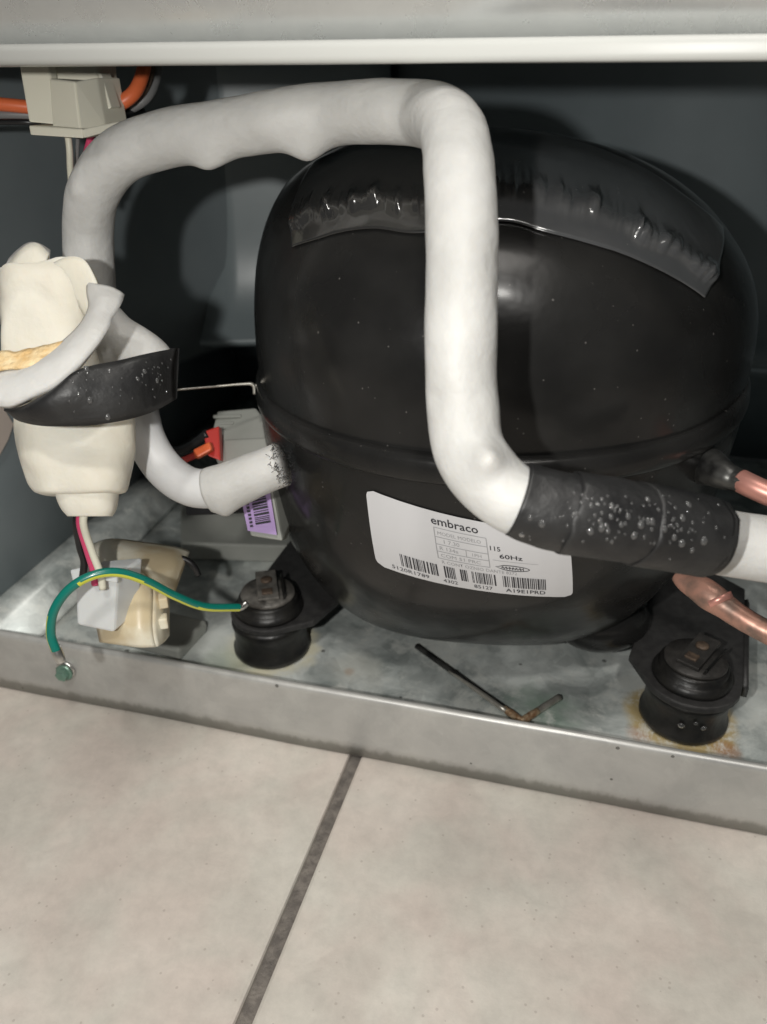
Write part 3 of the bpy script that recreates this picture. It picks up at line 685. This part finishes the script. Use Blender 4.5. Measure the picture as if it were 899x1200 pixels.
# ------------------------------------------------------------------ insulated pipes
DR = 0.0080
def drops_on(name, cells, parent):
    g = []
    for p, n, s in cells:
        q = n.to_track_quat('Z', 'Y').to_matrix(); v, f = bead(s * (1.0 if s > 0.0006 else 0.8))
        g.append(([q @ Vector((x.x * 0.9, x.y * 1.1, x.z)) + p for x in v], f))
    return mesh(name, *join(g), 'water', parent, kind='stuff')

pipe = thing('insulated_pipe', 'thick white foam-insulated pipe arching over the compressor and down its front', 'insulated pipe', (-0.03, 0.17, ZT))
def W(u, v, w): return at(u, v, 2 * DR * F_PX / w)
a_pts = [W(112, 385, 56), W(107, 330, 57), W(104, 270, 58), W(112, 222, 60), W(142, 183, 62), W(190, 164, 63), W(250, 153, 64), W(320, 142, 66), W(390, 133, 67), W(450, 131, 70), W(496, 133, 72), W(521, 142, 76), W(534, 164, 80), W(539, 200, 83), W(541, 250, 85), W(542, 320, 85), W(541, 400, 85), W(541, 470, 84), W(550, 525, 84), W(575, 562, 85), W(610, 587, 86), W(650, 600, 86)]
V, Fc = tube_geo(a_pts, [DR] * (len(a_pts) - 2) + [DR * .97, DR * .88], n=12, seg=40, lump=0.040, lscale=70)
def push(V, c, n, r, h):
    out = []
    for v in V:
        d = (v - c).length
        out.append(v + n * h * math.exp(-(d / r) ** 2)); 
    return out
V = push(V, W(245, 192, 64), -CUP, 0.0055, 0.0036); V = push(V, W(362, 172, 66), -CUP, 0.0055, 0.0040)
V = push(V, at(571, 538, .168), -VIEW, 0.0034, 0.0042); V = push(V, at(588, 520, .18), -CRIGHT, 0.003, 0.0012); V = push(V, at(553, 300, .165), -VIEW, 0.006, 0.0008)
rn = random.Random(21)
for k in range(26):
    v0 = V[rn.randrange(len(V))]; c_ = a_pts[min(range(len(a_pts)), key=lambda i: (a_pts[i] - v0).length)]
    n_ = (v0 - c_); n_ = (n_ - VIEW * 0.0).normalized()
    V = push(V, v0, n_, rn.uniform(0.0025, 0.0055), rn.uniform(-0.0008, 0.0010))
mesh('foam_sleeve', V, Fc, 'foam', pipe)
# right-hand end of the same line beyond the tape
b_pts = [W(780, 621, 80), W(825, 631, 78), W(870, 639, 78), W(920, 646, 79), W(1010, 655, 80)]
tube('foam_sleeve', b_pts, DR, 'foam', pipe, n=8, seg=28, lump=0.02, lscale=60)
# black tape over the joint
t_pts = [W(607, 585, 86), W(640, 596, 86), W(690, 604, 86), W(740, 612, 85), W(790, 621, 83.5), W(832, 630, 82)]
V, Fc = tube_geo(t_pts, [DR * 1.06, DR * 1.09, DR * 1.10, DR * 1.12, DR * 1.13, DR * 1.12], n=10, seg=44, lump=0.05, lscale=110, ell=0.97)
tw = mesh('tape_wrap', V, Fc, 'tape', pipe)
def turn(a, b, k, sd):
    path = spline(t_pts, 12); n0, n1 = int(a * (len(path) - 1)), int(b * (len(path) - 1)); fr_ = frames(path); VV, FF = [], []; seg = 48
    for i in range(n0, n1 + 1):
        t, p_, q_ = fr_[i]
        for m_ in range(seg):
            th = 2 * math.pi * m_ / seg; d = p_ * math.cos(th) + q_ * math.sin(th)
            e = min(i - n0, n1 - i)
            wave = 0.0012 * noise.noise(d * 3 + Vector((sd, 0, 0))) + 0.0010 * math.sin(th + sd)
            rr = DR * k * (1 + 0.035 * noise.noise((path[i] + d * DR) * 130 + Vector((sd, 0, 0)))) 
            VV.append(path[i] + d * rr + t * wave)
    nn = n1 - n0 + 1
    for i in range(nn - 1):
        for m_ in range(seg):
            m2 = (m_ + 1) % seg; FF.append((i * seg + m_, i * seg + m2, (i + 1) * seg + m2, (i + 1) * seg + m_))
    FF.append(tuple(range(seg))[::-1]); FF.append(tuple((nn - 1) * seg + m_ for m_ in range(seg)))
    return VV, FF
g1, g2 = turn(0.30, 0.99, 1.150, 3.0), turn(0.62, 0.96, 1.185, 8.0)
mesh('tape_turn', *g1, 'tape', tw); mesh('tape_turn', *g2, 'tape', tw)
V, Fc = join([(V, Fc), g1, g2])
rd = random.Random(11); cells = []
tb = BVHTree.FromPolygons([tuple(v) for v in V], [tuple(f) for f in Fc])
fixed = [(718, 593, 1.0), (706, 619, 1.1), (737, 605, .9), (752, 615, 1.1), (765, 611, 1.0), (744, 628, 1.0), (780, 620, .9), (801, 607, 1.0), (800, 637, 1.1), (826, 634, 1.2), (693, 623, 1.0), (636, 614, 1.1), (612, 627, .9), (622, 607, .8), (760, 585, .9), (808, 591, 1.0), (812, 645, .8), (791, 630, .9), (729, 615, .8)]
fixed += [(rd.gauss(700, 22), rd.gauss(598, 16), rd.uniform(.45, .8)) for _ in range(40)] + [(rd.gauss(795, 22), rd.gauss(620, 16), rd.uniform(.4, .75)) for _ in range(30)] + [(rd.uniform(615, 830), rd.uniform(580, 640), rd.uniform(.3, .55)) for _ in range(45)]
for u, v, s in fixed:
    r = ray(u, v).normalized(); loc, nrm, i, d = tb.ray_cast(CAM, r)
    if loc is None: continue
    if nrm.dot(r) > 0: nrm = -nrm
    cells.append((loc, nrm, 0.00078 * s))
drops_on('water_droplets', cells, tw)

low = thing('insulated_pipe', 'short bent white insulated pipe from the taped joint to the compressor side', 'insulated pipe', at(240, 570, .262))
LR = 0.0064
def W2(u, v, d): return at(u, v, d)
tube('foam_sleeve', [at(150, 440, .262), at(162, 480, .262), at(172, 515, .262), (at(193, 549, .262)), at(222, 570, .261), at(255, 573, .259)], [LR, LR, LR, LR, LR, LR], 'foam_lower', low, n=8, seg=24, lump=0.03, lscale=70)
V, Fc = tube_geo([at(246, 574, .2585), at(270, 568, .257), at(300, 556, .255), at(331, 544, .253)], [LR * 1.12, LR * 1.2, LR * 1.15, LR * 1.1], n=8, seg=24, lump=0.05, lscale=80)
V = push(V, at(265, 592, .257), -CUP, 0.0035, 0.0026)
mesh('end_sleeve', V, Fc, 'foam', low)
# frayed black threads where the sleeve meets the shell
g = []; rf = random.Random(5); c0 = at(333, 543, .2515); dr = (at(333, 543, .2515) - at(300, 556, .255)).normalized(); sx = dr.cross(VIEW).normalized(); sy = dr.cross(sx)
for k in range(200):
    a = rf.uniform(0, 2 * math.pi); r = LR * 1.1 * math.sqrt(rf.uniform(0.4, 1.15)); p = c0 + sx * r * math.cos(a) + sy * r * math.sin(a) - dr * rf.uniform(-0.001, .002)
    q = p + (dr * rf.uniform(-.3, 1) + Vector((rf.uniform(-1, 1), rf.uniform(-1, 1), rf.uniform(-1, 1))) * 0.9).normalized() * rf.uniform(.0007, .0019)
    g.append(tube_geo([p, q], 0.00009, n=1, seg=4, smoothpath=False if False else True))
mesh('frayed_threads', *join(g), 'black', low, kind='stuff')

# ------------------------------------------------------------------ foam-wrapped joint on the left
wrap = thing('foam_wrap', 'cream foam sheet wrapped round the pipe joint with a curled collar and yellow adhesive', 'foam wrap', at(70, 470, .24))
def crumple(V, a=0.0016, sc=70, sd=0.0):
    out = []
    for v in V:
        q = v * sc + Vector((sd, 0, 0))
        f = noise.noise(q); k = min(0.3, abs(noise.noise(q * 1.1 + Vector((5, 5, 5)))) * 1.6)
        out.append(v - VIEW * a * (f - 2.6 * (0.3 - k) * 0.5) + CRIGHT * a * 1.3 * noise.noise(q + Vector((9, 2, 4))) + CUP * a * 0.5 * noise.noise(q + Vector((1, 7, 3))))
    return out
d0 = 0.235
def RING(u, v, w, dp, d=d0): return (at(u, v, d), w * px(d), dp * px(d))
V, Fc = loft_geo([RING(55, 345, 34, 20), RING(55, 324, 40, 26), RING(55, 315, 44, 30), RING(56, 318, 47, 33), RING(57, 335, 49, 36), RING(57, 365, 49, 38), RING(59, 400, 50, 40), RING(62, 440, 52, 42), RING(66, 470, 50, 42)], power=2.8, lump=0.07, lscale=60)
V = [v + CUP * 0.0034 * noise.noise(Vector((v.dot(CRIGHT) * 110, v.dot(VIEW) * 60, 1.7))) if v.dot(CUP) > at(55, 335, d0).dot(CUP) else v for v in V]
mesh('foam_roll', crumple(V, 0.0030, 52), Fc, 'cream', wrap)
# raised torn rim at the top
def curve_sheet(name, lower, upper, th, m, parent, rows=7, n=8, bulge=0.0, lump=0.0006, lscale=140):
    lo, up = spline(lower, n), spline(upper, n); grid = []
    for j in range(rows):
        t = j / (rows - 1)
        grid.append([a.lerp(b, t) - VIEW * bulge * math.sin(math.pi * t) + Vector((1, 1, 1)) * lump * noise.noise(a.lerp(b, t) * lscale) for a, b in zip(lo, up)])
    return mesh(name, *sheet_geo(grid, th), m, parent)
curve_sheet('torn_rim', [at(6, 345, .238), at(20, 340, .233), at(40, 336, .231), at(60, 338, .233)], [at(12, 308, .240), at(24, 296, .240), at(38, 288, .241), at(57, 297, .243)], 0.0024, 'foam', wrap, bulge=0.001)
curve_sheet('foam_fold', [at(52, 338, .2330), at(75, 344, .2300), at(96, 356, .2300), at(106, 378, .2320)], [at(58, 312, .2290), at(80, 304, .2265), at(103, 313, .2262), at(118, 346, .2265)], 0.0016, 'cream', wrap, bulge=0.0012, lump=0.0012, lscale=110)
curve_sheet('foam_fold', [at(4, 380, .2370), at(18, 372, .2330), at(36, 358, .2305), at(58, 344, .2310)], [at(8, 316, .2340), at(22, 298, .2320), at(38, 289, .2320), at(58, 299, .2320)], 0.0016, 'cream', wrap, bulge=0.0016, lump=0.0012, lscale=110)
curve_sheet('collar', [at(-30, 432, .216), at(0, 430, .216), at(40, 422, .214), at(74, 406, .214), at(98, 382, .217), at(107, 358, .222), at(104, 336, .228)],
            [at(-30, 472, .206), at(0, 474, .206), at(48, 463, .204), at(92, 432, .206), at(122, 394, .212), at(136, 366, .219), at(143, 350, .224)], 0.0026, 'foam', wrap, rows=9, bulge=0.0026, lump=0.0015, lscale=110)
curve_sheet('adhesive_strip', [at(-30, 440, .2085), at(0, 434, .2085), at(25, 432, .208), at(50, 425, .208), at(76, 412, .2095)],
            [at(-30, 418, .2125), at(0, 414, .2125), at(25, 412, .212), at(52, 406, .212), at(76, 403, .2125)], 0.0008, 'glue', wrap, rows=6, lump=0.0008, lscale=320)
V, Fc = loft_geo([RING(84, 470, 62, 40), RING(86, 500, 64, 42), RING(88, 530, 61, 42), RING(92, 555, 56, 40), RING(95, 574, 51, 36), RING(96, 578, 44, 30)], power=2.8, lump=0.085, lscale=60)
mesh('foam_roll', crumple(V, 0.0030, 52), Fc, 'cream', wrap)
V, Fc = loft_geo([RING(103, 560, 36, 26), RING(103, 580, 35, 26), RING(105, 596, 31, 22), RING(106, 605, 25, 17)], power=2.6, lump=0.05, lscale=70)
mesh('foam_core', V, Fc, 'cream', wrap)
# short foam stub behind the tape, where the arch comes down
V, Fc = tube_geo([at(108, 372, .255), at(135, 400, .252), at(165, 418, .250), at(185, 440, .250)], [.0085, .0088, .0085, .008], n=6, seg=22, lump=0.05, lscale=80)
mesh('foam_stub', V, Fc, 'foam', wrap)
# black tape round the whole joint
lo_ = spline([at(14, 484, .218), at(22, 492, .210), at(48, 498, .207), at(80, 499, .2065), at(115, 497, .2075), at(150, 491, .211), at(180, 482, .217), at(205, 468, .226)], 6)
up_ = spline([at(10, 480, .218), at(30, 476, .208), at(62, 458, .203), at(88, 436, .203), at(110, 428, .206), at(145, 421, .210), at(178, 414, .216), at(208, 408, .226)], 6)
grid = []
for j in range(9):
    t = j / 8; grid.append([a.lerp(b, t) - VIEW * 0.0030 * math.sin(math.pi * t) + VIEW * 0.0010 * noise.noise(a.lerp(b, t) * 120) for a, b in zip(lo_, up_)])
V, Fc = sheet_geo(grid, 0.0006); tw2 = mesh('tape_wrap', V, Fc, 'tape', wrap)
mesh('tape_end', *sheet_geo([[at(200, 408, .2245), at(210, 408, .227)], [at(199, 468, .2245), at(207, 467, .227)]], 0.0006), 'tape', tw2, smooth=False)
tb = BVHTree.FromPolygons([tuple(v) for v in V], [tuple(f) for f in Fc]); cells = []
fx = [(102, 432, 1.1), (129, 421, .9), (129, 434, 1.0), (170, 435, .9), (162, 444, .8), (185, 446, 1.0), (106, 469, 1.1), (93, 462, .8), (127, 489, 1.1), (196, 459, .7), (103, 437, .6), (116, 462, .5), (86, 447, .6)]
fx += [(rd.gauss(187, 9), rd.gauss(432, 5), rd.uniform(.3, .6)) for _ in range(14)] + [(rd.uniform(80, 200), rd.uniform(435, 485), rd.uniform(.25, .5)) for _ in range(26)]
for u, v, s in fx:
    r = ray(u, v).normalized(); loc, nrm, i, d = tb.ray_cast(CAM, r)
    if loc is None: continue
    if nrm.dot(r) > 0: nrm = -nrm
    cells.append((loc, nrm, 0.00075 * s))
drops_on('water_droplets', cells, tw2)

# ------------------------------------------------------------------ connector under the upper panel, its wires
con = thing('wire_connector', 'ivory plastic wire connector hanging below the panel edge at the upper left', 'connector', at(78, 120, .26))
dC = 0.262
def quadprism(name, front, dep, m, parent, bev=0.0006, way=None):
    """front: pixel outline; thickness dep away from the camera"""
    bm = bmesh.new(); a = [bm.verts.new(at(u, v, d)) for u, v, d in front]; b = [bm.verts.new(at(u, v, d) + (way or VIEW) * dep) for u, v, d in front]
    n = len(a); bm.faces.new(a); bm.faces.new(b[::-1])
    for k in range(n): bm.faces.new((a[k], b[k], b[(k + 1) % n], a[(k + 1) % n]))
    bmesh.ops.recalc_face_normals(bm, faces=bm.faces)
    if bev: bmesh.ops.bevel(bm, geom=list(bm.edges), offset=bev, segments=2, profile=0.5, affect='EDGES')
    bm.verts.index_update(); V = [v.co.copy() for v in bm.verts]; Fc = [tuple(v.index for v in f.verts) for f in bm.faces]; bm.free()
    return mesh(name, V, Fc, m, parent, smooth=False)
quadprism('latch_tab', [(20, 60, .258), (56, 60, .258), (66, 146, .258), (34, 143, .258)], .004, 'ivory', con, way=Vector((0, 1, 0)))
quadprism('collar', [(54, 60, .262), (113, 60, .264), (116, 95, .264), (58, 97, .262)], .012, 'ivory', con, way=Vector((0, 1, 0)))
quadprism('socket_body', [(58, 92, .258), (88, 95, .252), (95, 156, .252), (62, 152, .258)], .018, 'ivory', con, way=Vector((0, 1, 0)))
quadprism('socket_body', [(88, 95, .252), (114, 90, .259), (124, 146, .259), (95, 156, .252)], .014, 'ivory', con, way=Vector((0, 1, 0)))
quadprism('flange', [(34, 147, .2565), (97, 151, .2495), (98, 162, .2495), (36, 158, .2565)], .014, 'ivory', con, .0004, Vector((0, 1, 0)))
quadprism('flange', [(97.4, 151, .2496), (140, 142, .2566), (141, 150, .2566), (98.4, 162, .2496)], .012, 'ivory', con, .0004, Vector((0, 1, 0)))
quadprism('side_clip', [(115, 86, .262), (119, 86, .262), (131, 126, .262), (125, 129, .262)], .006, 'ivory', con, .0003, Vector((0, 1, 0)))
def wire(name, pts, r, m, label, group=None, parent=None):
    o = tube(name, pts, r, m, None, n=6, seg=10); return tag(o, label, 'wire', group)
wire('wire', [at(-40, 120, .27), at(0, 122, .27), at(40, 126, .272), at(70, 130, .275)], .0022, 'orangewire', 'thick orange wire entering the ivory connector from the left edge')
wire('wire', [at(-40, 136, .272), at(0, 134, .272), at(40, 135, .274), at(66, 136, .276)], .0014, 'greywire', 'grey wire just below the thick orange wire at the upper left')
wire('wire', [at(-40, 146, .268), at(0, 143, .268), at(30, 143, .268), at(48, 145, .27)], .0010, 'blackwire', 'thin black wire touching the flange of the ivory connector at the left')
wire('wire', [at(122, 130, .275), at(140, 122, .272), at(158, 108, .272), at(168, 85, .275), at(172, 55, .28)], .0024, 'orangewire', 'thick orange wire curving up right of the ivory connector')
wire('wire', [at(126, 134, .279), at(150, 122, .278), at(168, 108, .278), at(177, 85, .28), at(180, 55, .285)], .0013, 'rusty', 'thin brown wire tucked beside the curving orange wire')
wire('wire', [at(126, 137, .282), at(155, 126, .281), at(174, 112, .281), at(184, 88, .284), at(187, 55, .288)], .0018, 'greywire', 'grey wire outermost in the bundle curving right of the ivory connector')
wire('wire', [at(118, 137, .268), at(140, 137, .275), at(165, 132, .29)], .0022, 'blackwire', 'short black wire leaving the connector under the curving bundle')
wire('wire', [at(79, 150, .262), at(82, 175, .264), at(83, 200, .268), at(86, 235, .274)], .0011, 'whitewire', 'cream wire dropping from the ivory connector behind the pipe arch')
wire('wire', [at(92, 152, .264), at(91, 180, .27), at(88, 215, .276)], .0007, 'greywire', 'thin grey wire between the cream and pink wires under the connector')
wire('wire', [at(110, 150, .262), at(104, 172, .266), at(98, 195, .272), at(92, 225, .278)], .0012, 'pinkwire', 'pink wire dropping from the ivory connector behind the pipe arch')

# ------------------------------------------------------------------ lower left: plug, yellowed holder, wires, earth lead
wire('wire', [at(96, 590, .245), at(90, 610, .245), at(94, 640, .25), at(99, 658, .253), at(97, 680, .256)], .0012, 'blackwire', 'black wire running from the foam wrap down into the milky plug')
wire('wire', [at(100, 590, .244), at(94, 612, .244), at(103, 645, .249), at(110, 668, .252), at(112, 685, .254)], .0012, 'pinkwire', 'pink wire running from the foam wrap down into the milky plug')
wire('wire', [at(104, 590, .243), at(98, 612, .243), at(108, 645, .248), at(118, 672, .251), at(121, 690, .253)], .0012, 'whitewire', 'pale cream wire running from the foam wrap down into the milky plug')
plug = thing('plug', 'milky white plastic plug standing in front of the yellowed plastic holder', 'plug', at(112, 738, .27))
quadprism('plug_body', [(88, 680, .256), (138, 676, .256), (134, 742, .2605), (90, 733, .2602)], .013, 'clearplug', plug, .0010, Vector((0.15, 1, 0)))
quadprism('plug_ear', [(82, 668, .256), (99, 664, .256), (100, 680, .255), (86, 684, .256)], .007, 'clearplug', plug, .0006)
quadprism('plug_ear', [(120, 680, .252), (128, 668, .252), (139, 670, .254), (138, 684, .254)], .007, 'clearplug', plug, .0006)
hold = thing('plastic_holder', 'yellowed plastic holder with a curved top bracket on the tray floor', 'plastic holder', on_z(165, 745, ZT))
# body: block with rounded front, and a top that sweeps out to the right
def pxgrid(name, rows, th, m, parent, n=5):
    G = [spline([at(*p) for p in r], n) for r in rows]; G = list(map(list, zip(*[spline([g[i] for g in G], 4) for i in range(len(G[0]))])))
    return mesh(name, *sheet_geo(G, th), m, parent)
pxgrid('holder_face', [[(104, 648, .292), (112, 690, .281), (116, 730, .276), (120, 752, .275)], [(125, 642, .290), (132, 690, .273), (136, 735, .268), (140, 754, .269)], [(160, 648, .286), (160, 690, .269), (160, 735, .264), (165, 757, .266)], [(176, 665, .285), (178, 700, .270), (178, 738, .266), (182, 757, .268)]], .002, 'oldplastic', hold)
pxgrid('holder_side', [[(174, 662, .286), (178, 700, .270), (178, 738, .266), (182, 758, .268)], [(186, 666, .292), (190, 704, .276), (190, 735, .274), (190, 752, .275)], [(194, 672, .302), (196, 706, .290), (196, 732, .287), (196, 745, .286)]], .002, 'oldplastic', hold)
pxgrid('holder_top', [[(106, 642, .300), (104, 648, .292), (108, 662, .287)], [(130, 634, .299), (128, 642, .288), (132, 664, .278)], [(170, 638, .300), (166, 648, .286), (168, 668, .275)], [(205, 643, .302), (200, 655, .290), (190, 690, .277)], [(222, 648, .306), (215, 662, .296), (202, 696, .285)]], .002, 'oldplastic', hold)
for k, vv in enumerate((702, 726)):
    mesh('side_slot', *box_geo(at(192, vv + 2, .2715), .003, .004, .0042, rotz(.5), .0005), 'oldplastic', hold, smooth=False)
tube('holder_clip', [at(200, 652, .296), at(218, 656, .297), at(228, 664, .298), at(233, 674, .300)], .0012, 'blackwire', hold)
mesh('holder_foot', *box_geo(on_z(150, 756, ZT + .003) + Vector((0.006, 0.012, 0)), .040, .022, .006, rotz(-.1), .0015), 'box', hold, smooth=False)

earth = thing('earth_lead', 'green and yellow striped earth wire looping from the lip screw to the rubber mount', 'wire', at(78, 785, .246))
ep = [at(66, 762, .2415), at(60, 742, .240), at(64, 715, .238), at(82, 690, .237), at(110, 674, .238), at(140, 671, .241), at(172, 681, .247), at(205, 698, .256), at(240, 711, .266), at(280, 712, .277)]
RW = 0.0014
pth = spline(ep, 8); fr = frames(pth)
def striped(path, fr, r, seg, sel):
    V, Fc = [], []
    for i, (p, (t, a, b)) in enumerate(zip(path, fr)):
        for k in range(seg):
            th = 2 * math.pi * k / seg; V.append(p + (a * math.cos(th) + b * math.sin(th)) * r)
    for i in range(len(path) - 1):
        for k in range(seg):
            if sel(i, k): k2 = (k + 1) % seg; Fc.append((i * seg + k, i * seg + k2, (i + 1) * seg + k2, (i + 1) * seg + k))
    return V, Fc
SEG = 20
# choose the strip that faces below/outside of the loop
def yel(i, k):
    t, a, b = fr[i]; th = 2 * math.pi * (k + .5) / SEG; n = a * math.cos(th) + b * math.sin(th)
    want = (-CUP * 0.85 - VIEW * 0.55).normalized() if i > 26 else (-CRIGHT * 0.9 - VIEW * 0.3).normalized() if i < 14 else (-CUP * .75 - CRIGHT * 0.0 + VIEW * .5).normalized()
    want = (want - t * want.dot(t)).normalized(); return n.dot(want) > math.cos(math.radians(38))
V, Fc = striped(pth, fr, RW, SEG, lambda i, k: not yel(i, k)); mesh('green_insulation', V, Fc, 'grn', earth)
V, Fc = striped(pth, fr, RW * 1.01, SEG, yel); mesh('yellow_stripe', V, Fc, 'yel', earth)
tube('crimp', [at(65, 758, .2418), at(69, 768, .2425), at(73, 776, .2432)], [.0016, .0017, .0013], 'steel', earth, n=4)
sc0 = on_y(78, 786, YF - 0.0012)
Q = Vector((0, -1, 0)).to_track_quat('Z', 'Y').to_matrix()
def lathe_front(prof, c, seg): v, f = lathe_geo(prof, (0, 0, 0), seg); return [Q @ x + c for x in v], f
mesh('ring_terminal', *lathe_front([(.0040, 0), (.0041, .0006), (.0036, .0010)], sc0 + Vector((0, .0004, .0004)), 28), 'steel', earth)
scr = mesh('screw', *lathe_front([(.0036, .0010), (.0036, .0016), (.0027, .0018)], sc0, 28), 'greenscrew', earth)
mesh('hex_head', *lathe_front([(.0026, .0016), (.0026, .0038), (.0020, .0042)], sc0, 6), 'greenscrew', scr, smooth=False)
tube('end_ferrule', [at(276, 712, .2765), at(284, 711, .278), at(290, 706, .279)], [.0015, .0013, .0012], 'steel', earth, n=4)

# ------------------------------------------------------------------ starter box behind the lower pipe
relay = thing('starter_box', 'grey plastic starter box with red terminals and a purple bar code label', 'electrical box', at(290, 560, .31))
def slab(name, outl, dep, m, parent, bev=.0008): return quadprism(name, outl, dep, m, parent, bev)
slab('cover', [(255, 482, .325), (300, 478, .318), (324, 510, .305), (340, 560, .298), (318, 575, .290), (262, 560, .305), (246, 520, .318)], .03, 'box', relay)
for k, vv in enumerate((489, 497, 505)):
    slab('cover_rib', [(250 + k * 4, vv - 3, .322), (283 - k * 9, vv - 4, .318), (283 - k * 9, vv, .317), (250 + k * 4, vv + 1, .321)], .004, 'box', relay, .0004)
slab('cover_step', [(262, 515, .313), (322, 512, .302), (330, 540, .298), (264, 545, .308)], .01, 'box', relay)
slab('terminal', [(238, 506, .308), (257, 499, .308), (259, 540, .304), (244, 534, .304)], .006, 'red', relay, .0006)
slab('terminal', [(226, 527, .300), (246, 517, .300), (249, 527, .299), (229, 538, .299)], .005, 'orange', relay, .0008)
slab('base_block', [(216, 577, .306), (300, 566, .294), (312, 600, .292), (218, 604, .303)], .02, 'black', relay)
slab('corner_block', [(284, 572, .285), (318, 563, .282), (332, 634, .278), (294, 628, .280)], .010, 'box', relay)
slab('corner_block', [(318, 563, .2825), (350, 560, .300), (346, 600, .298), (332, 634, .2785)], .010, 'box', relay)
pl = slab('barcode_label', [(281, 575, .2825), (315, 566, .2795), (325, 627, .2765), (291, 622, .2785)], .0003, 'purple', relay, 0)
g = []; rb = random.Random(9); s = 0.12
while s < 0.82:
    w = rb.choice((.02, .03, .05))
    q = lambda a, b: Vector(at(283 + 34 * a + 9 * b, 576 - 9 * a + 50 * b + 4 * a * b, .2815 - .003 * a - .003 * b)) - VIEW * .0006
    o = [q(.30, s), q(.80, s), q(.80, s + w), q(.30, s + w)]; g.append((o, [(0, 1, 2, 3)])); s += w + rb.choice((.018, .03))
for k in range(9):
    b = .12 + k * .085; o = [q(.10, b), q(.2, b), q(.2, b + .05), q(.10, b + .05)]; g.append((o, [(0, 1, 2, 3)]))
mesh('barcode_print', *join(g), 'ink', pl, smooth=False)
tag(tube('wire', [at(190, 530, .318), at(215, 527, .314), at(232, 518, .31), at(244, 508, .308)], .0020, 'blackwire'), 'black wire plugged into the upper red terminal of the starter box', 'wire')
tag(tube('wire', [at(196, 545, .312), at(214, 540, .306), at(230, 533, .302), at(240, 528, .301)], .0013, 'red'), 'red wire plugged into the lower terminal of the starter box', 'wire')
tag(tube('steel_wire_rod', [at(205, 457, .29), at(250, 453, .292), at(285, 450, .294), at(297, 451, .295), at(299, 462, .296)], [.0004, .0004, .0005, .0007, .0006], 'rodbright'), 'thin bright metal rod sticking out right of the left tape', 'rod')
# grey ledge behind the starter box on the tray
led = tag(mesh('support_bracket', *prism_geo([on_z(212, 636, .024)[:2], on_z(352, 640, .024)[:2], on_z(340, 585, .024)[:2], on_z(212, 590, .024)[:2]], ZT, .024, .001), 'box', smooth=False), 'flat grey support bracket under the starter box', 'bracket')

# ------------------------------------------------------------------ copper pipes on the right
cp = tag(tube('copper_pipe', [at(793, 675, .222), at(803, 682, .220), at(820, 690, .217), at(836, 701, .214), at(852, 712, .212), at(880, 730, .208), at(930, 756, .202)], [.0016, .0026, .0037, .0039, .0034, .0031, .0031], 'copper', n=8, seg=20, lump=0.03, lscale=200), 'pinched end of the copper process pipe under the black tape at the right', 'copper pipe')
tube('braze_ring', [at(841, 700, .213), at(845, 707, .2125)], [.0039, .0037], 'pinkcopper', cp, n=2, seg=20)
cp2 = tag(tube('copper_pipe', [at(868, 563, .234), at(882, 570, .231), at(905, 580, .228), at(960, 600, .222)], .0035, 'pinkcopper', n=8, seg=20), 'pink copper pipe joined to the stub beside the weld rim', 'copper pipe')

# ------------------------------------------------------------------ bent rod lying on the tray
p0, p1, p2 = on_z(489, 757, ZT + .0018), on_z(612, 845, ZT + .0018), on_z(656, 817, ZT + .0020)
rod = thing('bent_rod', 'thin L-shaped metal rod lying on the tray below the compressor', 'metal rod', p1)
tube('long_arm', [p0, p0.lerp(p1, .3), p0.lerp(p1, .6), p1.lerp(p0, .13)], .00125, 'rod', rod, n=5, seg=12, lump=.05, lscale=400)
tube('scraped_edge', [p0.lerp(p1, .35) + Vector((-.0006, -.0004, .0001)), p0.lerp(p1, .6) + Vector((-.0006, -.0004, .0002)), p1.lerp(p0, .12) + Vector((-.0005, -.0004, .0002))], [.0006, .0010, .0011], 'rodbright', rod, n=5, seg=10)
tube('elbow', [p1.lerp(p0, .15), p1.lerp(p0, .05), p1, p1.lerp(p2, .15), p1.lerp(p2, .42)], [.00135, .0015, .0016, .0016, .0014], 'solder', rod, n=6, seg=14, lump=.15, lscale=500)
tube('short_arm', [p1.lerp(p2, .36), p1.lerp(p2, .7), p2], .00135, 'rodbright', rod, n=4, seg=12)

# ------------------------------------------------------------------ bits on the far left
stk = tag(mesh('paper_sticker', *sheet_geo([[on_x(u, v, XL + .0016) for u, v in r] for r in (((-60, 470), (2, 474), (16, 497)), ((-60, 500), (0, 505), (10, 515)), ((-60, 560), (-10, 545), (0, 533)))], .0003), 'paper', smooth=False), 'pinkish paper sticker on the side wall at the left edge', 'sticker')
tag(tube('foam_scrap', [at(-30, 335, .25), at(-8, 328, .25), at(8, 322, .251), at(12, 330, .252)], [.003, .003, .0024, .0015], 'foam', lump=.2, lscale=200), 'small scrap of white foam poking in at the left edge beside the wrap', 'foam scrap')
